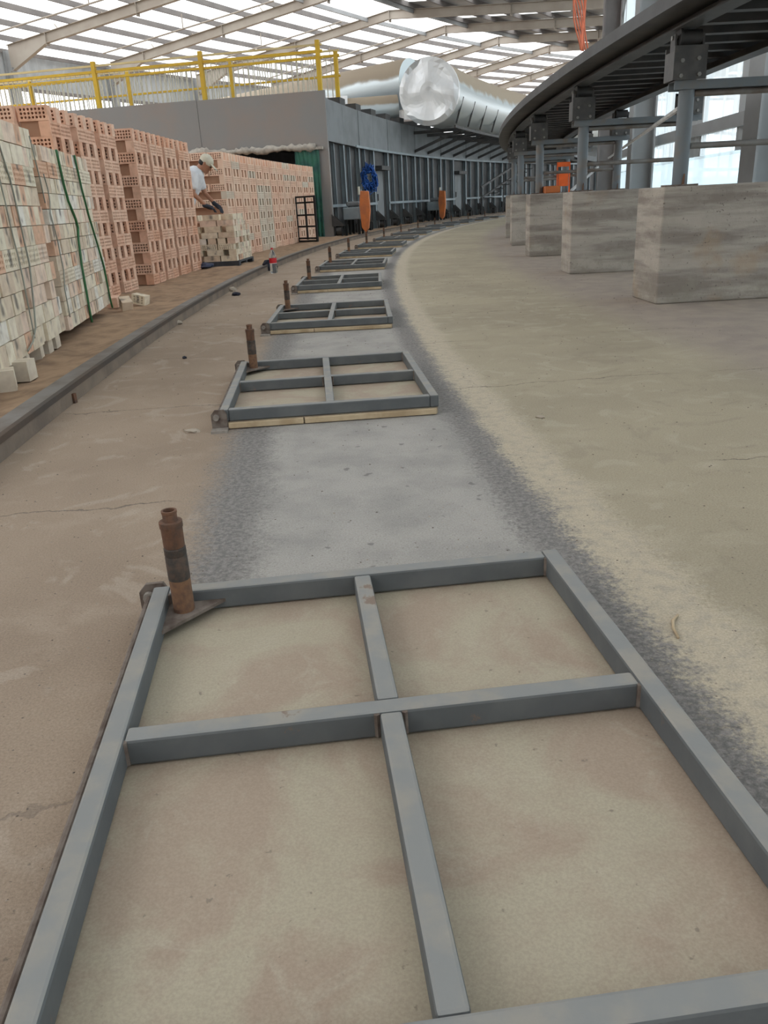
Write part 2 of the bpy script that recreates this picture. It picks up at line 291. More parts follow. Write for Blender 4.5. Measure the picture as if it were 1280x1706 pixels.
# ------------------------------------------------------------------ mesh helpers
class MB:
    def __init__(s): s.v = []; s.f = []; s.m = []
    def add(s, vs_, fs, mi=0):
        o = len(s.v); s.v += [tuple(v) for v in vs_]; s.f += [tuple(i+o for i in f) for f in fs]; s.m += [mi]*len(fs); return s
    def box(s, x0, x1, y0, y1, z0, z1, mi=0):
        return s.add([(x0,y0,z0),(x1,y0,z0),(x1,y1,z0),(x0,y1,z0),(x0,y0,z1),(x1,y0,z1),(x1,y1,z1),(x0,y1,z1)],
                     [(0,3,2,1),(4,5,6,7),(0,1,5,4),(1,2,6,5),(2,3,7,6),(3,0,4,7)], mi)
    def beam(s, a, b_, w, h, mi=0, upv=(0,0,1)):
        a = Vector(a); b_ = Vector(b_); d = (b_-a).normalized(); up = Vector(upv)
        if abs(d.dot(up)) > 0.98: up = Vector((1,0,0))
        x = d.cross(up).normalized(); y = x.cross(d).normalized()
        vs_ = []
        for p in (a, b_):
            for sx, sy in ((-1,-1),(1,-1),(1,1),(-1,1)): vs_.append(p + x*(sx*w/2) + y*(sy*h/2))
        return s.add(vs_, [(0,3,2,1),(4,5,6,7),(0,1,5,4),(1,2,6,5),(2,3,7,6),(3,0,4,7)], mi)
    def cyl(s, a, b_, r0, r1=None, n=16, mi=0, caps=True):
        a = Vector(a); b_ = Vector(b_); r1 = r0 if r1 is None else r1
        d = (b_-a).normalized(); up = Vector((0,0,1)) if abs(d.z) < 0.9 else Vector((1,0,0))
        x = d.cross(up).normalized(); y = d.cross(x).normalized()
        vs_ = []
        for p, r in ((a, r0), (b_, r1)):
            for i in range(n):
                t = 2*math.pi*i/n; vs_.append(p + x*(r*math.cos(t)) + y*(r*math.sin(t)))
        fs = [(i, (i+1) % n, n+(i+1) % n, n+i) for i in range(n)]
        if caps: fs += [tuple(range(n-1, -1, -1)), tuple(range(n, 2*n))]
        return s.add(vs_, fs, mi)
    def tube(s, pts, r, n=8, mi=0, closed=False):
        pts = [Vector(p) for p in pts]; k = len(pts); rings = []; prev = None; vs_ = []
        for i, p in enumerate(pts):
            if closed: d = pts[(i+1) % k]-pts[i-1]
            else: d = pts[min(i+1, k-1)]-pts[max(i-1, 0)]
            d.normalize()
            up = prev if prev is not None else (Vector((0,0,1)) if abs(d.z) < 0.9 else Vector((1,0,0)))
            x = d.cross(up); x = x.normalized() if x.length > 1e-6 else Vector((1,0,0)); y = x.cross(d).normalized(); prev = y
            rr = r[i] if isinstance(r, (list, tuple)) else r
            for j in range(n):
                t = 2*math.pi*j/n; vs_.append(p + x*(rr*math.cos(t)) + y*(rr*math.sin(t)))
        fs = []
        for i in range(k if closed else k-1):
            i2 = (i+1) % k
            for j in range(n): fs.append((i*n+j, i*n+(j+1) % n, i2*n+(j+1) % n, i2*n+j))
        if not closed: fs += [tuple(range(n-1, -1, -1)), tuple((k-1)*n+j for j in range(n))]
        return s.add(vs_, fs, mi)
    def lathe(s, prof, c=(0,0,0), n=20, mi=0):           # profile of (radius, z) about a vertical axis
        c = Vector(c); vs_ = []
        for r, z in prof:
            for i in range(n):
                t = 2*math.pi*i/n; vs_.append(c + Vector((r*math.cos(t), r*math.sin(t), z)))
        fs = []
        for k in range(len(prof)-1):
            for i in range(n): fs.append((k*n+i, k*n+(i+1) % n, (k+1)*n+(i+1) % n, (k+1)*n+i))
        return s.add(vs_, fs, mi)
    def prism(s, poly, axis, a, b_, mi=0):               # polygon extruded along x, y or z
        n = len(poly); vs_ = []
        for t in (a, b_):
            for u, w in poly:
                vs_.append({'x': (t, u, w), 'y': (u, t, w), 'z': (u, w, t)}[axis])
        fs = [(i, (i+1) % n, n+(i+1) % n, n+i) for i in range(n)] + [tuple(range(n-1, -1, -1)), tuple(range(n, 2*n))]
        return s.add(vs_, fs, mi)
    def arc(s, r0, r1, z0, z1, p0, p1, n, mi=0, origin=None):   # curved bar of rectangular section, world coords
        o = Vector(origin) if origin else Vector((0,0,0)); vs_ = []
        for i in range(n+1):
            ph = p0+(p1-p0)*i/n
            for r, z in ((r0, z0), (r1, z0), (r1, z1), (r0, z1)): vs_.append(P(r, ph, z)-o)
        fs = []
        for i in range(n):
            for j in range(4): fs.append((i*4+j, (i+1)*4+j, (i+1)*4+(j+1) % 4, i*4+(j+1) % 4))
        fs += [(0,1,2,3), tuple(n*4+j for j in (3,2,1,0))]
        return s.add(vs_, fs, mi)
    def mesh(s, name, mats):
        me = bpy.data.meshes.new(name); me.from_pydata(s.v, [], s.f)
        for mm in (mats if isinstance(mats, (list, tuple)) else [mats]): me.materials.append(MATS[mm])
        if any(s.m): me.polygons.foreach_set('material_index', s.m)
        bm = bmesh.new(); bm.from_mesh(me); bmesh.ops.recalc_face_normals(bm, faces=bm.faces); bm.to_mesh(me); bm.free()
        me.update(); return me
    def build(s, name, mats, parent=None, loc=None, rz=0.0, smooth=False, bevel=0.0):
        return obj(name, s.mesh(name, mats), parent, loc, rz, smooth, bevel)
def obj(name, me, parent=None, loc=None, rz=0.0, smooth=False, bevel=0.0):
    o = bpy.data.objects.new(name, me); COL.objects.link(o)
    if parent is not None: o.parent = parent
    if loc is not None: o.location = loc
    o.rotation_euler = (0, 0, rz)
    if smooth:
        me.polygons.foreach_set('use_smooth', [True]*len(me.polygons))
        if smooth != 'all':
            try: me.set_sharp_from_angle(angle=math.radians(40))
            except Exception: pass
    if bevel:
        md = o.modifiers.new('edge', 'BEVEL'); md.width = bevel; md.segments = 2; md.limit_method = 'ANGLE'
    return o
def tag(o, label=None, cat=None, group=None, kind=None):
    if label: o['label'] = label
    if cat: o['category'] = cat
    if group: o['group'] = group
    if kind: o['kind'] = kind
    return o
def empty(name, loc=(0,0,0), rz=0.0, parent=None):
    o = bpy.data.objects.new(name, None); COL.objects.link(o); o.location = loc; o.rotation_euler = (0, 0, rz)
    o.empty_display_size = 0.1
    if parent is not None: o.parent = parent
    return o
def copy_tree(o, parent=None):
    c = o.copy(); COL.objects.link(c); c.parent = parent
    for ch in list(o.children): copy_tree(ch, c)
    return c

# ================================================================== SETTING
C0 = Vector((CX, CY, 0))
def wc(par): return -par.location          # child offset: its mesh is given in world coordinates
# ---- floor
fm = MB(); nR, nA = 1, 96
pts = [(0, 0, 0)] + [(230*math.cos(2*math.pi*i/nA), 230*math.sin(2*math.pi*i/nA), 0) for i in range(nA)]
fm.add(pts, [(0, 1+i, 1+(i+1) % nA) for i in range(nA)])
floor = tag(fm.build('floor', 'dusty_concrete_floor', loc=C0), 'dusty cast concrete floor of the kiln hall', kind='structure')
# ---- sand bed outside the rail
sm = MB(); rs = [68.0, 68.08, 68.2, 68.32, 68.45, 68.6, 68.8, 69.1, 69.6, 71, 74, 77.6]; n = 260
for i in range(n+1):
    ph = -0.16+0.80*i/n
    for k, r in enumerate(rs):
        z = 0.068 if k == 0 else 0.06 if k == 1 else 0.03+0.035*rnd.random()*(1 if 0 < k < 8 else 0.3)
        sm.v.append(tuple(P(r, ph, z)))
K_ = len(rs)
for i in range(n):
    for k in range(K_-1): sm.f.append((i*K_+k, (i+1)*K_+k, (i+1)*K_+k+1, i*K_+k+1)); sm.m.append(0)
sand = tag(sm.build('floor_sand', 'sand', smooth='all'), 'brown sand bed between the rail and the brick stacks', kind='structure')
# ---- kerb and rail of the ring track
rail = empty('kiln_rail', P(67.95, -0.06)); tag(rail, 'curved steel kiln rail set in a low concrete kerb', 'rail')
MB().arc(67.895, 68.03, 0.0, 0.062, -0.16, 0.64, 120).build('kerb', 'kerb', rail, wc(rail))
MB().arc(67.89, 67.915, 0.062, 0.086, -0.16, 0.64, 120).build('rail_head', 'rail_steel', rail, wc(rail))
MB().arc(67.915, 68.02, 0.062, 0.074, -0.16, 0.64, 120).build('rail_flange', 'rail_flange', rail, wc(rail))

# ---- roof of the ring shed
Q0, DQ = 0.436, 0.078
def zr(r):                                            # height of the rafter axis
    return 10.44-0.094*(r-77.8) if r > 77.8 else 10.44-0.104*(77.8-r)
ceiling = empty('ceiling', (CX, CY, 0)); tag(ceiling, 'ring shaped shed roof of skylight sheets on steel rafters', kind='structure')
def loc_(r, a, z): return Vector((-r*math.cos(a), r*math.sin(a), z))
rf = MB()
rf.prism([(-93.0, zr(93)-1.0), (-90.3, zr(90.3)-0.24), (-77.8, zr(77.8)-0.2), (-77.8, zr(77.8)+0.2), (-93.0, zr(93)+0.2)], 'y', -0.015, 0.015)
rf.prism([(-77.8, zr(77.8)-0.2), (-64.5, zr(64.5)-0.24), (-62.1, zr(62.1)-0.8), (-62.1, zr(62.1)+0.2), (-77.8, zr(77.8)+0.2)], 'y', -0.015, 0.015)
for (ra, za, rb, zb) in ((93, zr(93)+.2, 77.8, zr(77.8)+.2), (77.8, zr(77.8)+.2, 62.1, zr(62.1)+.2), (93, zr(93)-1, 90.3, zr(90.3)-.24), (90.3, zr(90.3)-.24, 77.8, zr(77.8)-.2),
                         (77.8, zr(77.8)-.2, 64.5, zr(64.5)-.24), (64.5, zr(64.5)-.24, 62.1, zr(62.1)-.8)):
    rf.beam((-ra, 0, za), (-rb, 0, zb), 0.24, 0.025)
for r in (90.3, 84.5, 77.8, 70.5): rf.box(-r-.012, -r+.012, -.13, .13, zr(r)-.36, zr(r)+.22)
for r in (86.3, 81.5, 89.2): rf.beam((-r-.5, 0.0, zr(r)+.45), (-r, .02, zr(r)-.22), 0.05, 0.05)
rafter_me = rf.mesh('rafter', 'rafter_steel')
pur = []
r = 92.4
while r > 79.2: pur.append(r); r -= 1.9
r = 76.2
while r > 62.4: pur.append(r); r -= 1.9
pur_me = {r: MB().beam(loc_(r, 0, zr(r)+.32), loc_(r, DQ, zr(r)+.32), 0.09, 0.24).mesh('purlin', 'purlin_steel') for r in pur}
rr_me = [MB().beam(loc_(r, 0, zr(r)+.1), loc_(r, DQ, zr(r)+.1), 0.1, 0.2).mesh('ridge_beam', 'column_steel') for r in (79.3, 76.3)]
def slab(ra, rb, a0, a1, nm, mtl, zo=.43):
    return MB().add([loc_(ra, a0, zr(ra)+zo), loc_(ra, a1, zr(ra)+zo), loc_(rb, a1, zr(rb)+zo), loc_(rb, a0, zr(rb)+zo)], [(0, 1, 2, 3)]).mesh(nm, mtl)
sky_me = slab(93.6, 79.3, 0, DQ, 'skylight_sheet', 'skylight_sheet')
inner = []
for j in range(8):
    a0, a1 = DQ*j/8, DQ*(j+1)/8
    inner.append(slab(76.3, 61.3, a0, a1, 'roof_sheet', 'skylight_sheet' if j in (2, 6) else 'roof_sheet_opaque'))
pipe_me = MB().cyl(loc_(90.0, DQ*.5, zr(90)-.35), loc_(79.0, DQ*.5, zr(79)-.45), 0.04, n=8).cyl(loc_(84.5, DQ*.5, zr(84.5)-.4), loc_(84.5, DQ*.5, zr(84.5)+.25), .03, n=6).mesh('hanging_pipe', 'rafter_steel')
for k in range(-20, 13):
    a = Q0+DQ*k
    obj('rafter', rafter_me, ceiling, (0, 0, 0), -a)
    for r in pur: obj('purlin', pur_me[r], ceiling, (0, 0, 0), -a)
    for me in rr_me: obj('ridge_beam', me, ceiling, (0, 0, 0), -a)
    obj('skylight_sheet', sky_me, ceiling, (0, 0, 0), -a)
    for me in inner: obj('roof_sheet', me, ceiling, (0, 0, 0), -a)
    obj('hanging_pipe', pipe_me, ceiling, (0, 0, 0), -a)
# ---- outer wall (far left): grey corrugated cladding high up, open below; closed behind the camera to block light
def corrugated(r, z0, z1, a0, a1, step, depth, nm, mtl):
    mb = MB(); n = max(2, int((a1-a0)*r/step)); vs_ = []
    for i in range(n+1):
        rr = r+(depth if (i//2) % 2 else 0.0); a = a0+(a1-a0)*i/n
        vs_ += [loc_(rr, a, z0), loc_(rr, a, z1)]
    mb.add(vs_, [(2*i, 2*i+2, 2*i+3, 2*i+1) for i in range(n)])
    return mb.mesh(nm, mtl)
wall_left = empty('wall_left', (CX, CY, 0)); tag(wall_left, 'grey corrugated cladding high on the outer shed wall, added full height behind the camera', kind='structure')
ws_me = corrugated(93.4, 7.25, 9.1, 0, DQ, 0.16, 0.05, 'wall_sheet', 'wall_sheet')
oc = MB(); oc.box(-93.25, -92.85, -.012, .012, 0, 9.0); oc.box(-93.27, -93.24, -.15, .15, 0, 9.0); oc.box(-92.86, -92.83, -.15, .15, 0, 8.2)
oc_me = oc.mesh('column', 'column_steel')
wg = [MB().beam(loc_(93.3, 0, z), loc_(93.3, DQ, z), .07, .18).mesh('wall_girt', 'purlin_steel') for z in (7.3, 9.0)]
light_block_me = corrugated(93.4, 0.0, 9.1, 0, DQ, 0.16, 0.05, 'wall_sheet', 'wall_sheet')  # unseen full-height cladding, added behind the camera to cut low side light
for k in range(-20, 9):
    a = Q0+DQ*k
    obj('wall_sheet', ws_me if k > -4 else light_block_me, wall_left, (0, 0, 0), -a)
    obj('column', oc_me, wall_left, (0, 0, 0), -a)
    for me in wg: obj('wall_girt', me, wall_left, (0, 0, 0), -a)
# ---- inner wall (right): fibreglass corrugated sheets on girts between H columns, over a low sheet made translucent to look bright
wall_right = empty('wall_right', (CX, CY, 0)); tag(wall_right, 'translucent corrugated inner wall on grey steel columns', kind='structure')
ic = MB(); ic.box(-62.2, -61.85, -.012, .012, 0, 8.7); ic.box(-62.22, -62.19, -.2, .2, 0, 8.7); ic.box(-61.86, -61.83, -.2, .2, 0, 8.7)
ic_me = ic.mesh('column', 'column_steel')
DI = 0.092
strips = []
pat = [(0, .30, 'fibreglass_sheet'), (.30, .36, 'wall_sheet'), (.36, .62, 'fibreglass_sheet'), (.62, .72, 'wall_sheet'), (.72, 1.0, 'fibreglass_sheet')]
for u0, u1, mtl in pat: strips.append(corrugated(61.6, 1.2, 8.8, DI*u0, DI*u1, 0.07, 0.03, 'wall_sheet', mtl))
gi = [MB().beam(loc_(61.7, 0, z), loc_(61.7, DI, z), .08, .16).mesh('wall_girt', 'column_steel') for z in (1.56, 3.4, 5.2, 7.0)]
low = MB()
for i in range(6):
    a0, a1 = DI*i/6, DI*(i+1)/6
    low.add([loc_(61.75, a0, 0), loc_(61.75, a1, 0), loc_(61.75, a1, 1.15), loc_(61.75, a0, 1.15), loc_(61.5, a0, 0), loc_(61.5, a1, 0), loc_(61.5, a1, 1.22), loc_(61.5, a0, 1.22)],
            [(0, 1, 2, 3), (4, 7, 6, 5), (3, 2, 6, 7)])
low_me = low.mesh('lower_sheet', 'fibreglass_sheet')
ic_dark = ic_me.copy(); ic_dark.materials[0] = MATS['purlin_steel']
for k in range(-16, 7):
    a = 0.124+DI*k
    obj('column', ic_dark if k == 1 else ic_me, wall_right, (0, 0, 0), -a)
    for me in strips: obj('wall_sheet', me, wall_right, (0, 0, 0), -a)
    for me in gi: obj('wall_girt', me, wall_right, (0, 0, 0), -a)
    obj('lower_sheet', low_me, wall_right, (0, 0, 0), -a)

# ================================================================== STEEL FRAMES ON THE RING TRACK
W, D, ZB, ZT, TW = 0.878, 1.032, 0.030, 0.078, 0.035
frame_pose = {0: (-0.008, 1.012, 0.097), 1: (-0.225, 3.581, 0.068), 2: (-0.305, 5.993, 0.007), 3: (-0.324, 8.613, -0.014)}
def make_frame():
    f = empty('hatch_cover')
    w, d = W/2, D/2
    MB().box(-w+.004, w-.004, -d+.006, d-.006, 0.002, ZB-.002).build('base_board', 'board', f)
    for sx in (-1, 1): MB().box(sx*w-(TW if sx > 0 else 0), sx*w+(TW if sx < 0 else 0), -d, d, ZB, ZT).build('side_tube', 'grey_painted_tube', f, bevel=.005)
    for sy in (-1, 1): MB().box(-w+TW, w-TW, sy*d-(TW if sy > 0 else 0), sy*d+(TW if sy < 0 else 0), ZB, ZT-.001).build('end_tube', 'grey_painted_tube', f, bevel=.005)
    MB().box(-w+TW, w-TW, -TW/2+.02, TW/2+.02, ZB, ZT-.002).build('cross_tube', 'grey_painted_tube', f, bevel=.005)
    for y0, y1 in ((-d+TW, -TW/2+.02), (TW/2+.02, d-TW)): MB().box(-.0155, .0195, y0, y1, ZB, ZT-.002).build('middle_tube', 'grey_painted_tube', f, bevel=.005)
    # weld beads at the joints
    for (x, y) in ((-w+TW, .02-TW/2), (w-TW, .02-TW/2), (-.02, .02-TW/2), (.024, .02-TW/2), (-w+TW, d-TW), (w-TW, d-TW)):
        MB().cyl((x, y, ZB+.004), (x, y, ZT-.004), .005, n=6).build('weld', 'hinge_steel', f)
    for x0, x1 in ((-w+.03, -.11), (-.105, w-.01)): MB().box(x0, x1, -d-.012, -d+.005, 0.003, ZB-.004).build('timber_batten', 'raw_wood', f, bevel=.003)
    # hinge side: two upright lugs with a round bar through them
    for y in (-d-.006, d+.014):
        poly = [(-w-.034, .004), (-w+.028, .004), (-w+.028, .062), (-w+.018, .080), (-w-.018, .080), (-w-.034, .062)]
        lug = MB().prism(poly, 'y', y-.005, y+.005).build('hinge_lug', 'hinge_steel', f)
        MB().cyl((-w-.014, y-.016, .052), (-w-.014, y+.016, .052), .012, n=12).build('pin', 'dusty_steel', lug)
    MB().box(-w-.035, -w+.03, -d-.062, -d-.013, 0.0, .010).build('hinge_foot', 'dusty_steel', f)
    MB().cyl((-w-.012, -d, .052), (-w-.012, d+.012, .052), .0075, n=10).build('hinge_rod', 'hinge_steel', f)
    # corner gusset with the pipe post
    gx, gy = -w+TW, d-TW
    MB().prism([(gx, gy), (gx+.115, gy), (gx, gy-.115)], 'z', .046, .053).build('gusset_plate', 'hinge_steel', f)
    px, py = -w+TW+.034, d-TW-.030
    post = MB().cyl((px, py, .053), (px, py, .123), .0215, n=20).build('pipe_post', 'rust_orange', f, smooth=True)
    MB().lathe([(.0, .123), (.0215, .123), (.022, .125), (.022, .172), (.0205, .174), (.022, .177), (.022, .190), (.0195, .192)], (px, py, 0), 20).build('dark_sleeve', 'dark_sleeve', post, smooth=True)
    MB().lathe([(.0195, .192), (.021, .194), (.0215, .232), (.023, .234), (.023, .246), (.014, .247)], (px, py, 0), 20).build('pipe_collar', 'rust', post, smooth=True)
    MB().lathe([(.0145, .246), (.0145, .262), (.0155, .263), (.0155, .268), (.0115, .268), (.0115, .240), (0, .240)], (px, py, 0), 16).build('pipe_nipple', 'rust', post, smooth=True)
    return f
ordn = ['nearest the camera', 'second from the camera', 'third from the camera', 'fourth from the camera', 'fifth from the camera', 'sixth from the camera', 'seventh from the camera', 'eighth from the camera',
        'ninth from the camera', 'tenth from the camera', 'eleventh from the camera', 'twelfth from the camera', 'thirteenth from the camera', 'fourteenth from the camera']
proto = make_frame()
for i in range(14):
    o = proto if i == 0 else copy_tree(proto)
    ph = -0.0957+0.0378*i
    if i in frame_pose: x, y, rz = frame_pose[i]
    else: q = P(66.6945, ph); x, y, rz = q.x, q.y, -ph
    o.location = (x, y, 0); o.rotation_euler = (0, 0, rz)
    if i == 0: o.scale = (.985, 1.012, 1)
    tag(o, 'grey tube hatch frame with rusty post on the ring track, '+ordn[i], 'hatch', 'hatch covers along the ring track')

# ================================================================== CONCRETE PIERS, ROLLER TRESTLES AND RING PLATFORM
PH = [-0.0188, 0.0215, 0.0650, 0.1085, 0.152, 0.1955, 0.239, 0.2825, 0.326]
def pier(ph, lab, seed):
    rg = random.Random(seed)
    mb = MB(); hw = .27 if seed == 0 else .225; ra, rb = 0.0, 1.75
    nx, nz = 6, 5; 
    mb.box(0, 1.75, -hw, hw, 0, .80)
    o = mb.build('concrete_pier', 'cast_concrete', loc=P(64.31, ph), rz=-ph, bevel=.012)
    tag(o, lab, 'concrete block', 'concrete piers under the ring platform')
plabs = ['board-marked concrete pier at the right edge, largest of the row', 'concrete pier second in the row, half behind the nearest pier', 'concrete pier third in the row with a yellowish front',
         'concrete pier fourth in the row, seen edge on at the left end', 'concrete pier fifth in the row, hidden behind the fourth']
for i in range(5): pier(PH[i], plabs[i], i)
def make_trestle():
    t = empty('roller_trestle')
    for x, nm in ((0.16, 0), (1.20, 1)):
        po = MB().cyl((x, 0, .812), (x, 0, 1.41), .0525, n=20).build('post', 'post_steel', t, smooth=True)
        MB().box(x-.1, x+.1, -.09, .09, .800, .812).build('base_plate', 'hinge_steel', po)
        MB().prism([(x-.006, .812), (x+.006, .812), (x+.006, .88)], 'y', -.075, -.05).build('stiffener', 'rust_orange', po)
        bx = x-.03 if nm == 0 else x
        rb = MB().box(bx-.105, bx+.120, -.085, -.075, 1.467, 1.671).box(bx-.105, bx+.120, .075, .085, 1.467, 1.671).box(bx-.105, bx-.095, -.075, .075, 1.467, 1.64).build('roller_box', 'roller_plate', t)
        for ux, uz in ((-.055, 1.49), (.07, 1.495), (-.05, 1.58), (.06, 1.59)):
            MB().cyl((bx+ux, -.085, uz), (bx+ux, -.100, uz), .014, n=6).build('bolt', 'bolt_steel', rb)
        for sx in (-.085, .105): MB().box(bx+sx-.006, bx+sx+.006, -.04, .04, 1.62, 1.745).build('axle_cheek', 'roller_plate', t)
        ro = MB().cyl((bx-.045, 0, 1.727), (bx+.095, 0, 1.727), .047, n=20).cyl((bx-.06, 0, 1.727), (bx-.045, 0, 1.727), .068, n=20).build('roller', 'dark_steel', t, smooth=True)
        MB().cyl((bx-.1, 0, 1.727), (bx+.12, 0, 1.727), .014, n=10).build('axle', 'bolt_steel', ro)
    MB().box(.05, 1.33, -.06, .06, 1.459, 1.467).box(.05, 1.33, -.06, -.052, 1.41, 1.459).box(.05, 1.33, .052, .06, 1.41, 1.459).build('cap_channel', 'post_steel', t)
    for z in (1.389, 1.06): MB().cyl((.2125, 0, z), (1.1475, 0, z), .021, n=14).build('cross_pipe', 'pipe_steel', t, smooth=True)
    return t
tp = make_trestle()
tl = ['roller trestle on the nearest concrete pier at the right', 'roller trestle on the second concrete pier', 'roller trestle on the third concrete pier', 'roller trestle on the fourth concrete pier',
      'roller trestle fifth along the ring platform', 'roller trestle sixth along the ring platform', 'roller trestle seventh along the ring platform']
for i in range(5):
    o = tp if i == 0 else copy_tree(tp)
    pt = -.0208 if i == 0 else PH[i]+.0012
    o.location = P(64.31, pt); o.rotation_euler = (0, 0, -pt)
    tag(o, 'grey steel '+tl[i], 'trestle', 'roller trestles under the ring platform')
ring = empty('ring_platform', P(64.2, -.02, 1.776)); tag(ring, 'dark curved steel ring platform riding overhead on rollers', 'platform')
A0, A1, NA = -0.12, 0.42, 110
w_ = wc(ring)
MB().arc(64.13, 64.27, 1.776, 1.786, A0, A1, NA).build('running_flange', 'fascia_steel', ring, w_)
MB().arc(64.195, 64.205, 1.786, 1.835, A0, A1, NA).build('rail_web', 'dark_steel', ring, w_)
MB().arc(64.10, 64.45, 1.835, 1.845, A0, A1, NA).build('soffit_plate', 'dark_steel', ring, w_)
MB().arc(64.438, 64.452, 1.833, 1.905, A0, A1, NA).build('fascia_plate', 'fascia_steel', ring, w_)
MB().arc(64.36, 64.452, 1.905, 1.915, A0, A1, NA).build('top_lip', 'fascia_steel', ring, w_)
MB().arc(63.06, 63.20, 1.776, 1.786, A0, A1, NA).build('inner_flange', 'fascia_steel', ring, w_)
MB().arc(63.125, 63.135, 1.786, 1.845, A0, A1, NA).build('inner_web', 'dark_steel', ring, w_)
MB().arc(62.95, 64.36, 1.93, 1.945, A0, A1, NA).build('deck_plate', 'dark_steel', ring, w_)
MB().arc(62.93, 62.95, 1.83, 1.99, A0, A1, NA).build('inner_fascia', 'fascia_steel', ring, w_)
jm = MB().box(.085, 1.36, -.045, -.036, 1.855, 1.93).box(.085, 1.36, -.045, .045, 1.846, 1.856).mesh('joist', 'dark_steel')
nj = int((A1-A0)*64/0.40)
for i in range(nj):
    ph = A0+.003+(A1-A0-.006)*i/(nj-1); q = P(64.31, ph)-ring.location; q.z = -ring.location.z
    obj('joist', jm, ring, q, -ph)

# ================================================================== BRICKS
def perforated(L, H, T, mtl, nx=7, nz=3, sides=8, fill=0.70, nm='brick'):
    """brick with real through holes along local X; length along Y, height along Z, origin at the bottom centre"""
    mb = MB(); my, mz = L*0.06, H*0.11
    cw, ch = (L-2*my)/nx, (H-2*mz)/nz; rad = min(cw, ch)*fill/2
    V = mb.v; Fc = mb.f
    def face(x):
        holes = []
        for k in range(nz):
            for i in range(nx):
                cy, cz = -L/2+my+cw*(i+.5), mz+ch*(k+.5)
                out = [(cw/2, 0), (cw/2, ch/2), (0, ch/2), (-cw/2, ch/2), (-cw/2, 0), (-cw/2, -ch/2), (0, -ch/2), (cw/2, -ch/2)]
                if sides == 4: out = [out[1], out[3], out[5], out[7]]
                o = len(V); n = len(out)
                for (u, w) in out: V.append((x, cy+u, cz+w))
                for (u, w) in out:
                    a = math.atan2(w, u) if sides == 4 else math.atan2(w/ch, u/cw)
                    V.append((x, cy+rad*math.cos(a), cz+rad*math.sin(a)))
                for j in range(n): Fc.append((o+j, o+(j+1) % n, o+n+(j+1) % n, o+n+j))
                holes.append([o+n+j for j in range(n)])
        return holes
    h0 = face(-T/2); h1 = face(T/2)
    for a, b_ in zip(h0, h1):
        n = len(a)
        for j in range(n): Fc.append((a[j], a[(j+1) % n], b_[(j+1) % n], b_[j]))
    for x in (-T/2, T/2):                                  # rim strips round the hole field
        o = len(V)
        for (y, z) in ((-L/2, 0), (L/2, 0), (L/2, H), (-L/2, H), (-L/2+my, mz), (L/2-my, mz), (L/2-my, H-mz), (-L/2+my, H-mz)): V.append((x, y, z))
        for j in range(4): Fc.append((o+j, o+(j+1) % 4, o+4+(j+1) % 4, o+4+j))
    o = len(V)
    for x in (-T/2, T/2):
        for (y, z) in ((-L/2, 0), (L/2, 0), (L/2, H), (-L/2, H)): V.append((x, y, z))
    for j in range(4): Fc.append((o+j, o+(j+1) % 4, o+4+(j+1) % 4, o+4+j))
    mb.m = [0]*len(Fc)
    return mb
def plain(L, H, T): return MB().box(-T/2, T/2, -L/2, L/2, 0, H)
BL, BH, BT = 0.245, 0.116, 0.09
red_me = perforated(BL, BH, BT, 'red_brick').mesh('brick', 'red_brick')
red_pale_me = red_me.copy(); red_pale_me.materials[0] = MATS['pale_brick']
COURSE = 0.1172; NC = 14; R_ST = 68.93
CH = (BL*2+.01)                       # column width along the ring
back = MB(); back_far = MB()
Z_SAND = 0.045
ORD = ['first', 'second', 'third', 'fourth', 'fifth', 'sixth', 'seventh', 'eighth', 'ninth', 'tenth', 'eleventh', 'twelfth', 'thirteenth', 'fourteenth']
def column(r, y0, lab, grp, depth_rows=1, pale=0.0):
    """one dry-stacked column: courses of three bricks on end alternate with courses of two bricks lying across"""
    for c in range(NC):
        z = Z_SAND+COURSE*c
        top = (NC-1-c) % 2 == 0
        spots = []
        if top:
            for i in range(3): spots.append((0.125, -CH/2+BT/2+i*(CH-BT)/2, math.pi/2))
        else:
            for i in (-1, 1): spots.append((BT/2+.002, i*(BL/2+.002), 0.0))
        for (dx, dy, rz) in spots:
            ph = phY(r, y0+CH/2)+dy/r
            q = P(r+dx+rnd.uniform(-.004, .004), ph, z)
            me = red_pale_me if rnd.random() < pale else red_me
            o = obj('brick', me, None, q, -ph+rz+rnd.uniform(-.012, .012))
            nth = spots.index((dx, dy, rz)); pos = ('near', 'middle', 'far')[nth] if top else ('near', 'far')[nth]
            tag(o, 'red brick, %s one in the %s course from the top, %s' % (pos, ORD[NC-1-c], lab), 'brick', grp)
    ph0, ph1 = phY(r, y0), phY(r, y0+CH)                  # the rows behind, filling the stack
    for c in range(NC):
        z = Z_SAND+COURSE*c
        for k in range(2):
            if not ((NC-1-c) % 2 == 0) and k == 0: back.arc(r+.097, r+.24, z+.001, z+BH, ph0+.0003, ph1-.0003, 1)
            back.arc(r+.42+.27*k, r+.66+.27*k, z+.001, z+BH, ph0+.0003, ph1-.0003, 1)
for kk, y0 in enumerate((7.31, 7.96, 8.60)):
    column(R_ST+.03, y0, ('first', 'second', 'third')[kk]+' column behind the pallets', 'red bricks of the stack behind the strapped pallets')
for k in range(4):
    column(R_ST-.02, 9.54+.605*k, ('first', 'second', 'third', 'last')[k]+' column before the worker', 'red bricks of the stack beside the worker')
